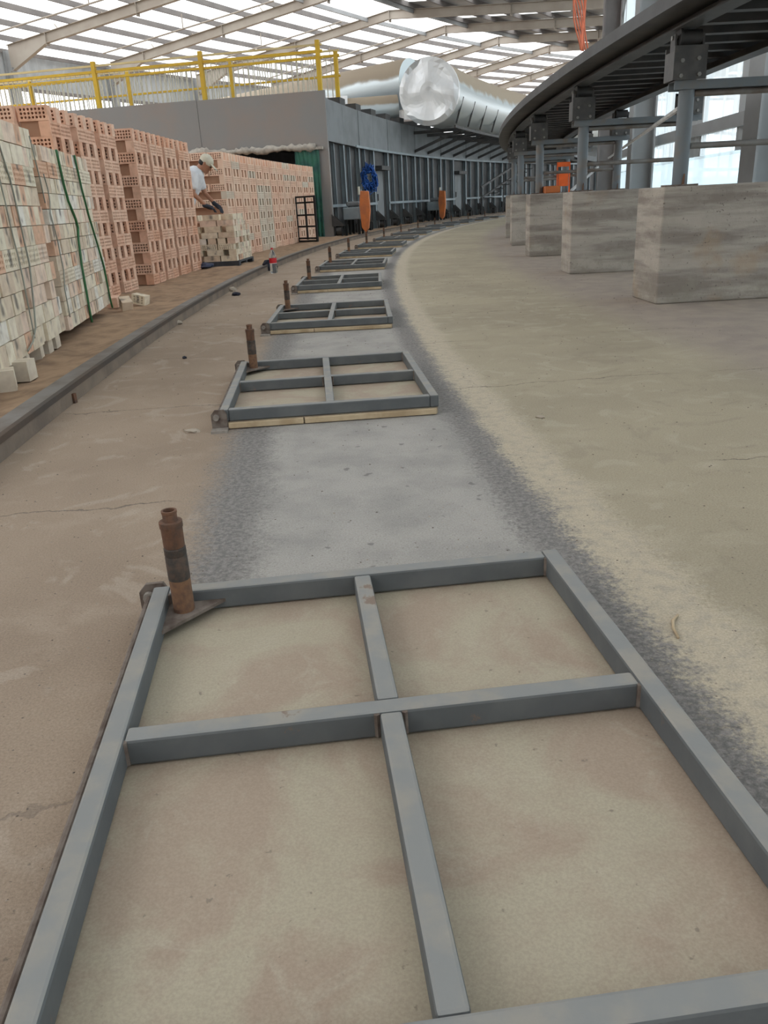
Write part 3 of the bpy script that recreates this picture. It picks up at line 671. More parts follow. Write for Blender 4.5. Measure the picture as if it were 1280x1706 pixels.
for c in range(NC):                                       # end of the first stack, seen above the strapped pallets
    z = Z_SAND+COURSE*c
    if c < 8: continue
    for k in range(2):
        pale = rnd.random() < .55
        ph = phY(R_ST, 7.31+.05); q = P(R_ST+.03+.385+.26*k, ph-.0009, z)
        o = obj('brick', red_pale_me if pale else red_me, None, q, -ph+math.pi/2)
        tag(o, '%s brick, %s in %s course from top, on the camera end of the pallet-side stack' % ('pale' if pale else 'red', ('second', 'third')[k], ORD[NC-1-c]), 'brick', 'end bricks of the first dry stack')
b_ = back.build('brick_rows', 'brick_back_shaded'); tag(b_, 'inner rows of red bricks filling the dry stacks', 'bricks', kind='stuff')
# ---- long stack running into the kiln mouth: too many and too small to pick singly
far = MB(); fp = perforated(BL, BH, BT, 'x', nx=6, nz=3, sides=4, fill=.86)
def put(mb, src, q, rz, mi):
    c, s_ = math.cos(rz), math.sin(rz)
    mb.add([(q.x+c*x-s_*y, q.y+s_*x+c*y, q.z+z) for x, y, z in src.v], src.f, mi)
pl = plain(BL, BH, BT)
R_F = 68.97; y0 = 13.95; ncol = 0
while y0 < 20.9:
    for c in range(NC):
        z = Z_SAND+COURSE*c; top = (NC-1-c) % 2 == 0
        mi = 1 if (ncol in (4, 5) and c < 10) or rnd.random() < .10 else 0
        if top:
            for i in range(3):
                ph = phY(R_F, y0+CH/2)+(-CH/2+BT/2+i*(CH-BT)/2)/R_F
                put(far, fp if (ncol == 0 and i == 0) else pl, P(R_F+.125, ph, z), -ph+math.pi/2, mi)
        else:
            for i in (-1, 1):
                ph = phY(R_F, y0+CH/2)+i*(BL/2+.002)/R_F
                put(far, fp, P(R_F+BT/2, ph, z), -ph, mi)
        ph0, ph1 = phY(R_F, y0), phY(R_F, y0+CH)
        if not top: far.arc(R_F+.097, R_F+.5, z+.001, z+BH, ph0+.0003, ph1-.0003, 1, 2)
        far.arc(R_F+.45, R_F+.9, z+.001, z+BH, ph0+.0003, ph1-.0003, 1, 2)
        if ncol == 0:
            for k in range(3):
                ph = phY(R_F, y0)
                if top: put(far, fp, P(R_F+.38+.255*k, ph-.0002, z), -ph+math.pi/2, mi)
    y0 += .535; ncol += 1
fo = far.build('kiln_bricks', ['brick_far_red', 'brick_far_pale', 'brick_back_shaded']); tag(fo, 'long dry stack of perforated bricks running into the kiln mouth', 'bricks', kind='stuff')
# ---- strapped pallets of pale bricks
PA, PD = Vector((-1.75, 3.5, 0)), 0.1385
RH = 0.094
hd_me = plain(.115, .0905, .24).mesh('brick', 'pale_brick'); st_me = plain(.24, .0905, .115).mesh('brick', 'pale_brick')
hl_me = perforated(.24, .0925, .115, 'pale_brick', nx=7).mesh('brick', 'pale_brick')
hs_me = perforated(.112, .0905, .10, 'pale_brick', nx=3, nz=3, fill=.5).mesh('brick', 'pale_brick')
def strapped(nm_label, y0, y1, z0, nrows, hole_rows, recess, RH=0.094):
    t = empty('brick_pallet', PA, PD); tag(t, nm_label, 'brick pallet', 'strapped pallets of pale bricks')
    if z0 < .1:
        pal = MB()
        for yy in (y0+.03, (y0+y1)/2-.06, y1-.15): pal.box(-.95, -.02, yy, yy+.12, Z_SAND-.005, z0-.022)
        pal.box(-.95, -.012, y0+.01, y1-.01, z0-.022, z0-.004)
        pal.build('pallet', 'black_plastic', t)
    rg = random.Random(int(y0*100))
    for c in range(nrows):
        z = z0+RH*c; y = y0+rg.uniform(0, .012)
        rc = nrows-1-c
        while y < y1-.05:
            if rc in hole_rows: w, me, dx = .24, hl_me, -.0575
            else:
                key = [k for k in recess if k[0] == rc and abs(k[1]-(y+.057)) < .058]
                if key: w, me, dx = .115, hs_me, -.125
                elif rg.random() < .86: w, me, dx = .115, hd_me, -.12
                else: w, me, dx = .24, st_me, -.0575
            if y+w > y1+.015: break
            x = dx+rg.uniform(-.006, .004)+(rg.uniform(-.02, 0) if rg.random() < .08 else 0)
            ob = obj('brick', me, t, (x, y+w/2, z+.001), rg.uniform(-.015, .015)); ob.scale.z = (RH-.003)/.0915
            y += w+rg.uniform(.001, .005)
    MB().box(-.95, -.26, y0+.03, y1-.03, z0, z0+RH*nrows-.006).build('brick_core', 'pale_brick', t)
    return t
pb = strapped('strapped pallet of pale cream bricks on a black base before the red stack', 1.86, 3.56, .115, 12, (1, 8), [(9, 2.62), (9, 3.25)])
pa = strapped('strapped pallet of pale scorched bricks at the far left edge, nearest the camera', -.25, 1.84, .135, 11, (2, 6), [(8, 1.52), (8, .98)], 0.107)
def strap(par, pts, r, mtl, x=.012):
    q = [(x, y, max(z, .07)) for y, z in pts]
    sm_ = []
    for i in range(len(q)-1):
        for k in range(4):
            u = k/4; sm_.append(tuple(q[i][j]*(1-u)+q[i+1][j]*u for j in range(3)))
    sm_.append(q[-1])
    MB().tube(sm_, r, 6, 0).build('strap', mtl, par, smooth='all')
strap(pb, [(2.40, 1.24), (2.44, 1.03), (2.49, .92), (2.63, .80), (2.66, .74), (2.60, .66), (2.55, .49), (2.55, .32), (2.54, .15), (2.55, .08)], .009, 'green_strap')
strap(pb, [(3.0, 1.24), (3.06, 1.01), (3.16, .81), (3.32, .59), (3.43, .42), (3.45, .27), (3.47, .14), (3.5, .08)], .008, 'green_strap')
strap(pb, [(1.9, 1.07), (1.94, .98), (1.93, .91), (1.88, .84), (1.94, .68), (1.94, .57), (1.95, .49), (1.88, .38), (1.88, .20)], .004, 'grey_strap')
strap(pa, [(1.0, 1.28), (1.05, 1.14), (1.11, 1.01), (1.13, .86), (1.14, .69), (1.15, .58), (1.1, .45), (1.05, .33), (1.01, .25), (.9, .19), (.77, .16)], .005, 'grey_strap')
strap(pa, [(.88, 1.26), (.91, 1.03), (.93, .89), (.94, .73), (.96, .62), (.96, .5), (.95, .2)], .004, 'grey_strap')
strap(pa, [(1.72, 1.27), (1.75, 1.16), (1.78, 1.05), (1.80, .9)], .004, 'grey_strap')
# loose bricks along the foot of the nearest pallet
lb_me = plain(.115, .10, .2).mesh('brick', 'pale_cream')
for i, (x, y, rz, lab) in enumerate(((.055, .30, .25, 'pale brick lying at the foot of the left pallet, cut by the picture edge'), (.075, .56, -.1, 'pale brick jutting out on the sand at the foot of the left pallet'),
                                     (-.01, .82, .15, 'broken pale brick on the sand under the left pallet'), (-.03, 1.20, .1, 'pale brick under the left pallet beside a dark gap'),
                                     (-.03, 1.42, 0, 'whitish brick at the foot of the left pallet, farther along'), (-.03, 1.62, 0, 'scorched brick at the right foot of the left pallet'))):
    c_, s_ = math.cos(PD), math.sin(PD)
    q = Vector((PA.x+c_*(x-.1)-s_*y, PA.y+s_*(x-.1)+c_*y, Z_SAND+.002))
    tag(obj('brick', lb_me, None, q, PD+rz), lab, 'brick', 'loose bricks at the foot of the pallet')
# ---- half-built pile in front of the worker
pile_pal = MB()
PX, PY = -1.93, 12.10; zp = .115
for yy in (0, .45, .9): pile_pal.box(-.66, 0.02, yy, yy+.10, Z_SAND, zp-.024)
pile_pal.box(-.66, 0.02, 0, 1.0, zp-.024, zp-.002)
PR = -phY(68.5, 12.6)
pp = pile_pal.build('pallet', 'black_plastic', None, (PX, PY, 0), PR); tag(pp, 'low dark pallet under the half built pile of pale bricks', 'pallet')
pst = plain(.235, .078, .115).mesh('brick', 'pale_brick'); phd = plain(.113, .078, .235).mesh('brick', 'pale_brick'); pho = perforated(.235, .078, .113, 'pale_brick', nx=7).mesh('brick', 'pale_brick')
rg = random.Random(5)
PN = {}
def pbrick(me, x, y, z, rz, side='on the camera end'):
    c_, s_ = math.cos(PR), math.sin(PR)
    o = obj('brick', me, None, (PX+c_*x-s_*y, PY+s_*x+c_*y, z), PR+rz+rg.uniform(-.02, .02))
    key = (round(z, 3), side); PN[key] = PN.get(key, -1)+1
    tag(o, 'pale brick, %s %s, %s course from below of the worker\'s pile' % (ORD[PN[key]], side, ORD[int((z-zp)/.0805+.5)]), 'brick', 'pale bricks of the half built pile')
for c in range(8):
    z = zp+.0805*c
    ny = 8 if c < 6 else 5
    if c == 2:                                            # a course showing its holes to the camera
        for i in range(2): pbrick(pho, -.15-.25*i, .06, z, math.pi/2)
    else:
        n_ = 2 if c in (0, 1, 4, 5, 6, 7) else 4
        if n_ == 2:
            off = .0 if c % 2 else -.0
            pbrick(phd if c % 2 else pst, -.06 if c % 2 else -.125, .12 if c % 2 else .06, z, 0 if False else (math.pi/2 if not c % 2 else math.pi/2))
            pbrick(pst, -.375 if not c % 2 else -.32, .06, z, math.pi/2)
            if c % 2: pbrick(pst, -.565, .12, z, 0)
        else:
            for i in range(4): pbrick(pst, -.06-.145*i, .12, z, 0)
    for j in range(1, ny):                                # the long side towards the aisle
        y = .06+.122*j
        if c in (3, 6): 
            if j % 2 == 0 and c == 3: continue
        pbrick(phd, -.125, y+.06, z, 0, 'along the aisle side')
back2 = MB().box(-.60, -.25, .13, .95, zp, zp+.0805*6-.004).build('brick_rows', 'pale_brick', None, (PX, PY, 0), PR); tag(back2, 'inner rows of pale bricks inside the half built pile', 'bricks', kind='stuff')

# ================================================================== KILN
PK, RK = 0.208, 68.77
kiln = empty('ring_kiln', P(RK, PK)); tag(kiln, 'huge grey steel ring kiln with ribbed side wall curving away', 'kiln')
kw = wc(kiln)
PE = 0.80; DR = 0.0237
def radial_box(mb, r0, r1, ph, t0, t1, z0, z1, mi=0):    # box lying along the radius at angle ph, t = offset along the ring
    e = Vector((math.sin(ph), math.cos(ph), 0)); a, b_ = P(r0, ph), P(r1, ph); vs_ = []
    for z in (z0, z1):
        for p, t in ((a, t0), (b_, t0), (b_, t1), (a, t1)): q = p+e*t; vs_.append((q.x, q.y, z))
    return mb.add(vs_, [(0,3,2,1),(4,5,6,7),(0,1,5,4),(1,2,6,5),(2,3,7,6),(3,0,4,7)], mi)
radial_box(MB(), RK-.02, 69.02, PK, -.02, .10, .03, 2.16).build('front_jamb', 'kiln_front', kiln, kw)
lint = radial_box(MB(), RK-.02, 72.05, PK, -.02, .10, 2.16, 3.40).build('front_panel', 'kiln_front', kiln, kw)
radial_box(MB(), 72.06, 77.6, PK, -.02, .10, 2.16, 3.41).build('front_panel', 'kiln_front', kiln, kw)
radial_box(MB(), 75.2, 77.6, PK, -.02, .10, .03, 2.16).build('front_jamb', 'kiln_front', kiln, kw)
radial_box(MB(), RK-.03, RK+.03, PK, -.03, .04, .03, 3.40).build('corner_strip', 'kiln_front', kiln, kw)
MB().arc(RK+.1, 77.6, 3.18, 3.25, PK+.0015, PE, 40).build('roof_slab', 'kiln_band', kiln, kw)
MB().arc(77.5, 77.6, .03, 3.18, PK+.0015, PE, 40).build('outer_wall', 'kiln_band', kiln, kw)
MB().arc(RK+.12, RK+.16, .03, 3.18, PK+.0015, PE, 60).build('inner_lining', 'dark_steel', kiln, kw)
n = int((PE-PK)/DR)
pan = MB()
def local_panel(r, z0, z1, w, th):
    return MB().box(-th, 0, 0, w, z0, z1)
rib = MB(); rib.box(-.14, 0, -.008, .008, .05, 2.27); rib.box(-.006, .006, -.055, .055, .05, 2.27)
rib_me = rib.mesh('rib', 'kiln_steel')
sub = MB(); sub.box(-.14, -.03, RK*DR*.46, RK*DR*.46+.012, .05, 2.27); sub.box(-.035, -.028, RK*DR*.44, RK*DR*.44+.05, .05, 2.27); sub_me = sub.mesh('rib', 'kiln_steel')
pan_me = MB().box(-.165, -.145, .012, RK*DR-.012, .05, 2.27).mesh('wall_panel', 'kiln_steel')
band_me = MB().box(-.06, .02, .006, RK*DR*1-.006, 2.29, 3.24).mesh('band_panel', 'kiln_band')
seam_me = MB().box(.0, .035, -.02, .02, 2.29, 3.24).mesh('band_seam', 'kiln_band')
step_me = MB().box(-.55, -.05, .1, .62, 3.25, 3.43).mesh('roof_hatch', 'dark_steel')
door_bays = (3, 9)
brk = MB(); brk.prism([(0, .30), (.30, .30), (0, .58)], 'y', -.10, -.085); brk.prism([(0, .30), (.30, .30), (0, .58)], 'y', .085, .10); brk.box(0, .30, -.10, .10, .285, .30)
brk_me = brk.mesh('wheel_bracket', 'dark_steel')
leg_mes = [MB().box(x_, x_+.03, y_, y_+.03, .06, .285).mesh('leg', 'black_void') for x_ in (.05, .24) for y_ in (-.11, .08)]
whl_me = MB().cyl((.10, 0, .175), (.22, 0, .175), .115, n=18).cyl((.22, 0, .175), (.24, 0, .175), .135, n=18).mesh('wheel', 'dark_steel')
for i in range(n):
    ph = PK+.0006+DR*i; q = P(RK, ph)-kiln.location
    if i: obj('rib', rib_me, kiln, q, -ph)
    if i not in door_bays: obj('rib', sub_me, kiln, q, -ph)
    obj('wall_panel', pan_me, kiln, q, -ph-DR/2)
    obj('band_panel', band_me, kiln, q, -ph-DR/2)
    if i % 2 == 0: obj('band_seam', seam_me, kiln, q, -ph)
    if 0 < i < 9: obj('roof_hatch', step_me, kiln, q, -ph-DR/2)
    wb = obj('wheel_bracket', brk_me, kiln, q, -ph)
    for lm_ in leg_mes: obj('leg', lm_, wb)
    obj('wheel', whl_me, wb)
MB().arc(RK-.05, RK-.02, 2.27, 2.33, .250, PE, 50).build('ledge_angle', 'kiln_steel', kiln, kw)
segs = [(PK, PK+DR*3+.002), (PK+DR*4, PK+DR*9+.002), (PK+DR*10, PE)]
for a, b_ in segs: MB().arc(RK-.025, RK-.008, .74, .81, a, b_, 16).build('mid_rail', 'kiln_steel', kiln, kw)
for i in door_bays:
    ph = PK+.0006+DR*i; q = P(RK, ph)-kiln.location
    dr = MB().box(-.13, -.09, .42, 1.22, .12, 1.72).build('door', 'kiln_band', kiln, q, -ph-DR/2)
    MB().box(-.09, -.06, .50, .54, .85, 1.05).build('handle', 'dark_steel', dr)
    MB().box(-.10, .16, .30, 1.40, 1.74, 1.86).build('door_canopy', 'dark_steel', kiln, q, -ph-DR/2)
# brackets that carry the duct platform
for i in range(6, 17):
    ph = PK+DR*i
    st = MB(); st.beam(P(RK, ph, 2.42), P(67.1, ph, 3.0), .07, .09); st.beam(P(RK+.02, ph, 3.03), P(66.9, ph, 3.03), .08, .10)
    st.build('duct_bracket', 'dark_steel', kiln, kw)
MB().arc(66.85, 66.92, 2.97, 3.05, PK+DR*5, PE-.2, 40).build('platform_edge', 'dark_steel', kiln, kw)
# ---- big foil clad duct along the kiln, blanked off at the near end
from mathutils import noise as noise_
RD, ZD, RAD, PD0 = 67.65, 4.06, 0.97, 0.322
duct = empty('exhaust_duct', P(RD, PD0, 3.08)); tag(duct, 'large foil clad round duct curving along the kiln top', 'duct')
db = MB(); nn, seg = 36, 40
for i in range(seg+1):
    ph = PD0+(0.80-PD0)*i/seg
    for j in range(nn):
        t = 2*math.pi*j/nn; q = P(RD+RAD*math.cos(t), ph, ZD+RAD*math.sin(t)); db.v.append(tuple(q))
for i in range(seg):
    for j in range(nn): db.f.append((i*nn+j, i*nn+(j+1) % nn, (i+1)*nn+(j+1) % nn, (i+1)*nn+j)); db.m.append(0)
db.build('duct_shell', 'duct_cladding', duct, wc(duct), smooth='all')
cap = MB(); rings = 7; rg = random.Random(3)
et = Vector((math.sin(PD0), math.cos(PD0), 0))
cap.v.append(tuple(P(RD, PD0, ZD)-et*.05))
for k in range(1, rings+1):
    rr_ = RAD*1.03*k/rings
    for j in range(28):
        t = 2*math.pi*j/28; off = .15*noise_.noise(Vector((rr_*math.cos(t)*1.7, rr_*math.sin(t)*1.7, 2.6)))*(1 if k < rings else 0)
        cap.v.append(tuple(P(RD+rr_*math.cos(t), PD0, ZD+rr_*math.sin(t))-et*(.04+off)))
for j in range(28): cap.f.append((0, 1+j, 1+(j+1) % 28))
for k in range(rings-1):
    for j in range(28): cap.f.append((1+k*28+j, 1+k*28+(j+1) % 28, 1+(k+1)*28+(j+1) % 28, 1+(k+1)*28+j))
o = len(cap.v)
for j in range(28):
    t = 2*math.pi*j/28; cap.v.append(tuple(P(RD+RAD*1.03*math.cos(t), PD0, ZD+RAD*1.03*math.sin(t))+et*.12))
for j in range(28): cap.f.append((1+(rings-1)*28+j, 1+(rings-1)*28+(j+1) % 28, o+(j+1) % 28, o+j))
cap.m = [0]*len(cap.f)
cap.build('foil_end_cap', 'foil', duct, wc(duct))
for i in range(9):
    ph = PD0+.012+.026*i
    MB().beam(P(RD-RAD*.72, ph, ZD-RAD*.70-.25), P(RD-RAD*.98, ph, ZD-RAD*.15), .05, .05).build('saddle', 'dark_steel', duct, wc(duct))
# ---- duct crossing the kiln behind, and the short stub below it
cd = empty('cross_duct', P(70.5, .37, 3.3)); tag(cd, 'dusty tan and silver duct crossing over the kiln behind the blanked end', 'duct')
MB().cyl(P(69.1, .365, 4.73), P(79.0, .40, 4.45), .80, n=32).build('duct_shell', 'duct_cladding', cd, wc(cd), smooth=True)
sd = empty('branch_duct', P(69.5, .33, 3.3)); tag(sd, 'short tan branch duct low behind the blanked duct end', 'duct')
MB().cyl(P(69.0, .335, 3.75), P(70.6, .325, 3.70), .42, n=24).build('duct_shell', 'duct_cladding', sd, wc(sd), smooth=True)
MB().cyl(P(70.55, .325, 3.70), P(71.6, .32, 3.72), .50, n=24).build('foil_wrap', 'foil', sd, wc(sd), smooth=True)
MB().box(-.12, .12, -.12, .12, 3.26, 3.5).build('stub_leg', 'rust', sd, P(69.9, .328)-sd.location-Vector((0, 0, 0)), 0)
# ---- yellow railings on the kiln roof
def railing(lab, ph, r0, r1, posts, top, bold, lowz, pale_bal, hpost):
    t = empty('safety_railing', P(r0, ph, 3.4)); tag(t, lab, 'railing', 'yellow railings on the kiln roof'); w0 = wc(t)
    for r in posts: MB().box(-.05, .05, -.05, .05, 3.25, hpost).build('post', 'yellow_paint', t, P(r, ph)-t.location, -ph)
    for ch in t.children: ch.location.z = -3.4
    for z, h, mtl in ((top, .045, 'pale_yellow'), (bold, .062, 'yellow_paint'), (lowz, .05, 'yellow_paint')):
        MB().beam(P(r0, ph, z), P(r1, ph, z), h, h).build('rail', mtl, t, w0)
    bm_ = MB().box(-.011, .011, -.011, .011, 3.26, bold-.03).mesh('baluster', 'white_bar')
    r = r0+.1
    while r < r1:
        q = P(r, ph)-t.location; q.z = -3.4
        obj('baluster', bm_, t, q, -ph); r += .14
    return t
railing('yellow railing with pale balusters along the front edge of the kiln roof', PK+.006, 68.84, 78.6, (68.95, 72.0, 74.95, 77.9), 4.44, 4.30, 4.16, True, 4.54)
railing('second yellow railing standing behind the front one on the kiln roof', PK+.036, 68.95, 80.5, (69.05, 72.05, 75.2, 78.4), 4.62, 4.50, 4.02, True, 4.60)
# ---- torn insulation along the lintel, green tarp, leaning rack
wl = MB(); rg = random.Random(11); nu = 90
for i in range(nu+1):
    r = 69.05+(75.0-69.05)*i/nu
    th = .075+.018*math.sin(i*.37)+rg.uniform(-.03, .03); up_ = .075+rg.uniform(-.03, .03)+(.07 if 42 < i < 50 else 0)
    for j in range(8):
        t = 2*math.pi*j/8
        q = P(r, PK, 2.17+(up_ if math.sin(t) > 0 else th)*math.sin(t)+rg.uniform(-.012, .012))-Vector((math.sin(PK), math.cos(PK), 0))*(.10+.09*math.cos(t)+rg.uniform(-.015, .015))
        wl.v.append(tuple(q))
for i in range(nu):
    for j in range(8): wl.f.append((i*8+j, i*8+(j+1) % 8, (i+1)*8+(j+1) % 8, (i+1)*8+j)); wl.m.append(0)
wl.f += [tuple(range(8)), tuple(nu*8+j for j in range(7, -1, -1))]; wl.m += [0, 0]
tag(wl.build('insulation_blanket', 'wool', None, smooth='all'), 'torn white insulation wool hanging along the kiln mouth', 'insulation')
tp_ = MB(); nu, nz = 60, 14
for k in range(2):
    for i in range(nu+1):
        u = i/nu
        for j in range(nz+1):
            w = j/nz
            r = 68.97+.62*u+.05*(1-w)*math.sin(u*3)
            fold = .035*math.sin(u*38+1.5*math.sin(w*3))*(.4+.6*w)
            q = P(r, PK, .06+2.03*(1-w)-.03*math.sin(u*9)*w)-et*0-Vector((math.sin(PK), math.cos(PK), 0))*(.09+fold-.008*k)
            tp_.v.append(tuple(q))
M_ = nz+1
for k in range(2):
    o = k*(nu+1)*M_
    for i in range(nu):
        for j in range(nz): tp_.f.append((o+i*M_+j, o+(i+1)*M_+j, o+(i+1)*M_+j+1, o+i*M_+j+1)); tp_.m.append(0)
tag(tp_.build('green_tarp', 'green_tarp', None, smooth='all'), 'dark green tarpaulin hanging at the right side of the kiln mouth', 'tarp')
tarp_bar = radial_box(MB(), 68.86, 69.62, PK, -.14, -.05, 2.10, 2.16).build('tarp_bar', 'wool')
tag(tarp_bar, 'pale ledge over the green tarpaulin', 'ledge')
rk = empty('metal_rack', P(68.72, .168), -.168-.55); tag(rk, 'black steel rack frame leaning in front of the brick stack', 'rack')
for x in (-.30, .30): MB().box(x-.02, x+.02, -.02, .02, .06, 1.02).build('upright', 'black_void', rk)
MB().box(-.012, .012, -.02, .02, .10, 1.0).build('upright', 'black_void', rk)
for z in (.07, .13, .38, .62, .88, 1.0): MB().box(-.30, .30, -.022, .022, z-.018, z+.018).build('shelf_bar', 'black_void', rk)
# ---- drive units with orange guards, hose, stair
def drive(ph, lab):
    t = empty('drive_unit', P(68.35, ph), -ph); tag(t, lab, 'drive unit', 'drive units at the kiln foot')
    MB().box(-.20, .25, -.95, -.05, .42, .72).build('gear_housing', 'kiln_steel', t, bevel=.02)
    MB().box(-.16, .20, -.75, -.15, .74, .86).build('motor', 'kiln_band', t, bevel=.04)
    MB().box(.0, .06, .05, .11, .10, 1.16).build('control_post', 'post_steel', t)
    gd = MB(); gd.prism([(.30, .22), (.40, .10), (.48, .20), (.54, .62), (.52, 1.08), (.31, 1.10), (.27, .75)], 'y', -1.05, -.93); gd.build('guard', 'orange_paint', t, bevel=.015)
    MB().cyl((.02, .02, 1.02), (.02, .02, 1.22), .035, n=12).build('lamp', 'white_bar', t)
    for x, y in ((-.15, -.9), (.2, -.9), (-.15, -.1), (.2, -.1), (-.15, -.5), (.2, -.5)): MB().box(x-.03, x+.03, y-.03, y+.03, 0, .42).build('leg', 'black_void', t)
drive(phY(68.35, 22.75), 'drive unit with upright orange guard below the blue hose')
drive(phY(68.35, 32.4), 'farther drive unit with upright orange guard by the second kiln door')
hc = MB(); rg = random.Random(9); pts = []
for i in range(360):
    t = i*.35; ry, rz_ = .30+rg.uniform(-.06, .06), .42+rg.uniform(-.06, .06)
    ph = .258+rg.uniform(-.002, .002); f_ = rg.uniform(.25, 1.0); q = P(RK-.24-math.cos(t)*.21*f_, ph+(math.cos(t+.6)*ry*.5)/RK, 1.50+math.sin(t)*rz_*.85*f_-(.1 if math.sin(t) < 0 else 0)*f_); pts.append(q)
hc.tube(pts, .014, 5)
tag(hc.build('hose_coil', 'blue_hose', None, smooth='all'), 'coil of bright blue hose hanging on the kiln wall', 'hose')
stair = empty('steel_stair', P(68.2, .50)); tag(stair, 'dark steel stair with handrail climbing the far kiln wall', 'stair')
for dz in (0, .45):
    MB().beam(P(68.3, .455, .75+dz), P(68.3, .545, 2.0+dz), .06, .08).build('stringer', 'dark_steel', stair, wc(stair))
for i in range(8):
    u = i/7; MB().beam(P(68.3, .458+.084*u, .76+1.22*u), P(67.8, .458+.084*u, .76+1.22*u), .2, .03).build('tread', 'dark_steel', stair, wc(stair))
for u in (0.02, .5, .98): MB().beam(P(68.3, .455+.09*u, 0), P(68.3, .455+.09*u, .75+1.25*u+.45), .05, .05).build('support', 'dark_steel', stair, wc(stair))
# ---- orange cables, orange panel and odds by the ring platform
cb = MB(); rg = random.Random(21)
cc = P(62.75, .205)
for k in range(7):
    x0 = -.30+.09*k; pts = []
    for i in range(24):
        u = i/23
        pts.append((cc.x-.22+x0*1.0*(1-.55*u)+.03*math.sin(u*14+k)+.35*u, cc.y+rg.uniform(-.02, .02)+.05*k, 6.6-2.85*u))
    cb.tube(pts, .018, 6)
tag(cb.build('cable_bundle', 'cable_orange', None, smooth='all'), 'bundle of orange cables hanging beside the dark inner column', 'cable')
op = MB().box(-.08, .08, -.02, .02, .10, .34).box(-.10, .10, -.02, .02, .40, .47).box(-.11, -.09, -.01, .01, 0, .47).box(.09, .11, -.01, .01, 0, .47).build('orange_sign', 'bright_orange', None, P(63.45, .1085, .80), -.1)
tag(op, 'bright orange upright panel behind the second trestle', 'panel')
bx_ = MB().box(-.10, .10, -.16, .16, 0, .09).build('orange_box', 'orange_paint', None, P(64.0, .0650, .80), -.06, bevel=.01); tag(bx_, 'low rusty orange box lying on a far pier', 'box')
wsn = MB().beam(P(63.75, .0632, .816), P(63.35, .0675, 1.10), .03, .03).build('white_strip', 'white_stick'); tag(wsn, 'thin white strip leaning behind the third trestle', 'strip')
cab = MB().cyl(P(64.12, -.0192, 1.33), P(62.2, .17, 1.42), .018, n=8).build('slack_cable', 'white_stick'); tag(cab, 'pale cable running back from the nearest trestle post', 'cable')

# ================================================================== WORKER
def capsule(mb, chain, n=12):
    """tapered limbs with round joints; chain = list of (point, radius)"""
    for i, (p, r) in enumerate(chain):
        p = Vector(p); prof = []
        for k in range(7):
            t = -math.pi/2+math.pi*k/6; prof.append((max(r*math.cos(t), 1e-4), r*math.sin(t)))
        mb.lathe(prof, p, n)
        if i: mb.cyl(Vector(chain[i-1][0]), p, chain[i-1][1], r, n)
def ellipsoid(mb, c, rx, ry, rz, tilt=0.0, n=16):
    base = len(mb.v); prof = [(max(math.cos(-math.pi/2+math.pi*k/10), 1e-4), math.sin(-math.pi/2+math.pi*k/10)) for k in range(11)]
    mb.lathe(prof, (0, 0, 0), n); ct, st = math.cos(tilt), math.sin(tilt)
    for i in range(base, len(mb.v)):
        x, y, z = mb.v[i]; x, y, z = x*rx, y*ry, z*rz; mb.v[i] = (c[0]+x*ct+z*st, c[1]+y, c[2]-x*st+z*ct)
def fleshed(mb, name, mtl, parent, voxel=.012, it=3):
    o = mb.build(name, mtl, parent, smooth='all')
    md = o.modifiers.new('skin', 'REMESH'); md.mode = 'VOXEL'; md.voxel_size = voxel; md.use_smooth_shade = True
    s_ = o.modifiers.new('soft', 'SMOOTH'); s_.iterations = it; s_.factor = .5
    return o
man = empty('person', (-2.86, 13.32, Z_SAND)); tag(man, 'worker in a white shirt and pale cap bending over the brick pile', 'person')
# local axes: +x to the aisle (the way he faces), y along the stack, z up
bd = MB()
hipL, hipR = (0.0, .10, .88), (0.0, -.10, .88)
for hip, s_ in ((hipL, 1), (hipR, -1)):
    kx = .08 if s_ < 0 else .02
    capsule(bd, [(hip, .085), ((kx, .11*s_, .47), .058), ((-.02, .11*s_, .10), .040), ((.02, .11*s_, .045), .042), ((.15, .12*s_, .035), .034)])
capsule(bd, [((0, 0, .90), .125), ((.05, 0, 1.02), .12), ((.14, 0, 1.17), .13), ((.22, 0, 1.29), .12)])
capsule(bd, [((.22, .16, 1.31), .062), ((.20, 0, 1.31), .075), ((.22, -.16, 1.31), .062)])
shL, shR = (.24, .18, 1.30), (.24, -.18, 1.30)
elL, elR = (.30, .22, 1.03), (.20, -.22, 1.03)
haL, haR = (.46, .13, .86), (.36, -.12, .84)
capsule(bd, [(shL, .052), (elL, .040), (haL, .027)]); capsule(bd, [(shR, .052), (elR, .040), (haR, .027)])
capsule(bd, [((.24, 0, 1.33), .06), ((.34, 0, 1.40), .056)])
hc_ = (.41, 0, 1.44); tl_ = .75
ellipsoid(bd, hc_, .098, .078, .118, tl_)
def hp_(x, y, z):                                        # head-local point (x forward, z up) tilted with the head
    return (hc_[0]+x*math.cos(tl_)+z*math.sin(tl_), hc_[1]+y, hc_[2]-x*math.sin(tl_)+z*math.cos(tl_))
capsule(bd, [(hp_(.05, 0, -.07), .05), (hp_(.075, 0, -.085), .034)])
capsule(bd, [(hp_(.09, 0, .01), .012), (hp_(.115, 0, -.025), .016)])
for s_ in (-1, 1): capsule(bd, [(hp_(-.005, .078*s_, .02), .018), (hp_(-.005, .080*s_, -.02), .013)])
body = fleshed(bd, 'body', 'skin', man, .012)
for s_ in (-1, 1):
    e = MB(); ellipsoid(e, hp_(.088, .032*s_, .012), .012, .014, .009); e.build('eye', 'hair', body, smooth='all')
e = MB(); ellipsoid(e, hp_(.092, 0, -.062), .010, .024, .007); e.build('mouth', 'hinge_steel', body, smooth='all')
sh = MB()
capsule(sh, [((0.0, 0, .86), .155), ((.06, 0, 1.02), .158), ((.15, 0, 1.17), .17), ((.22, 0, 1.28), .15)], 16)
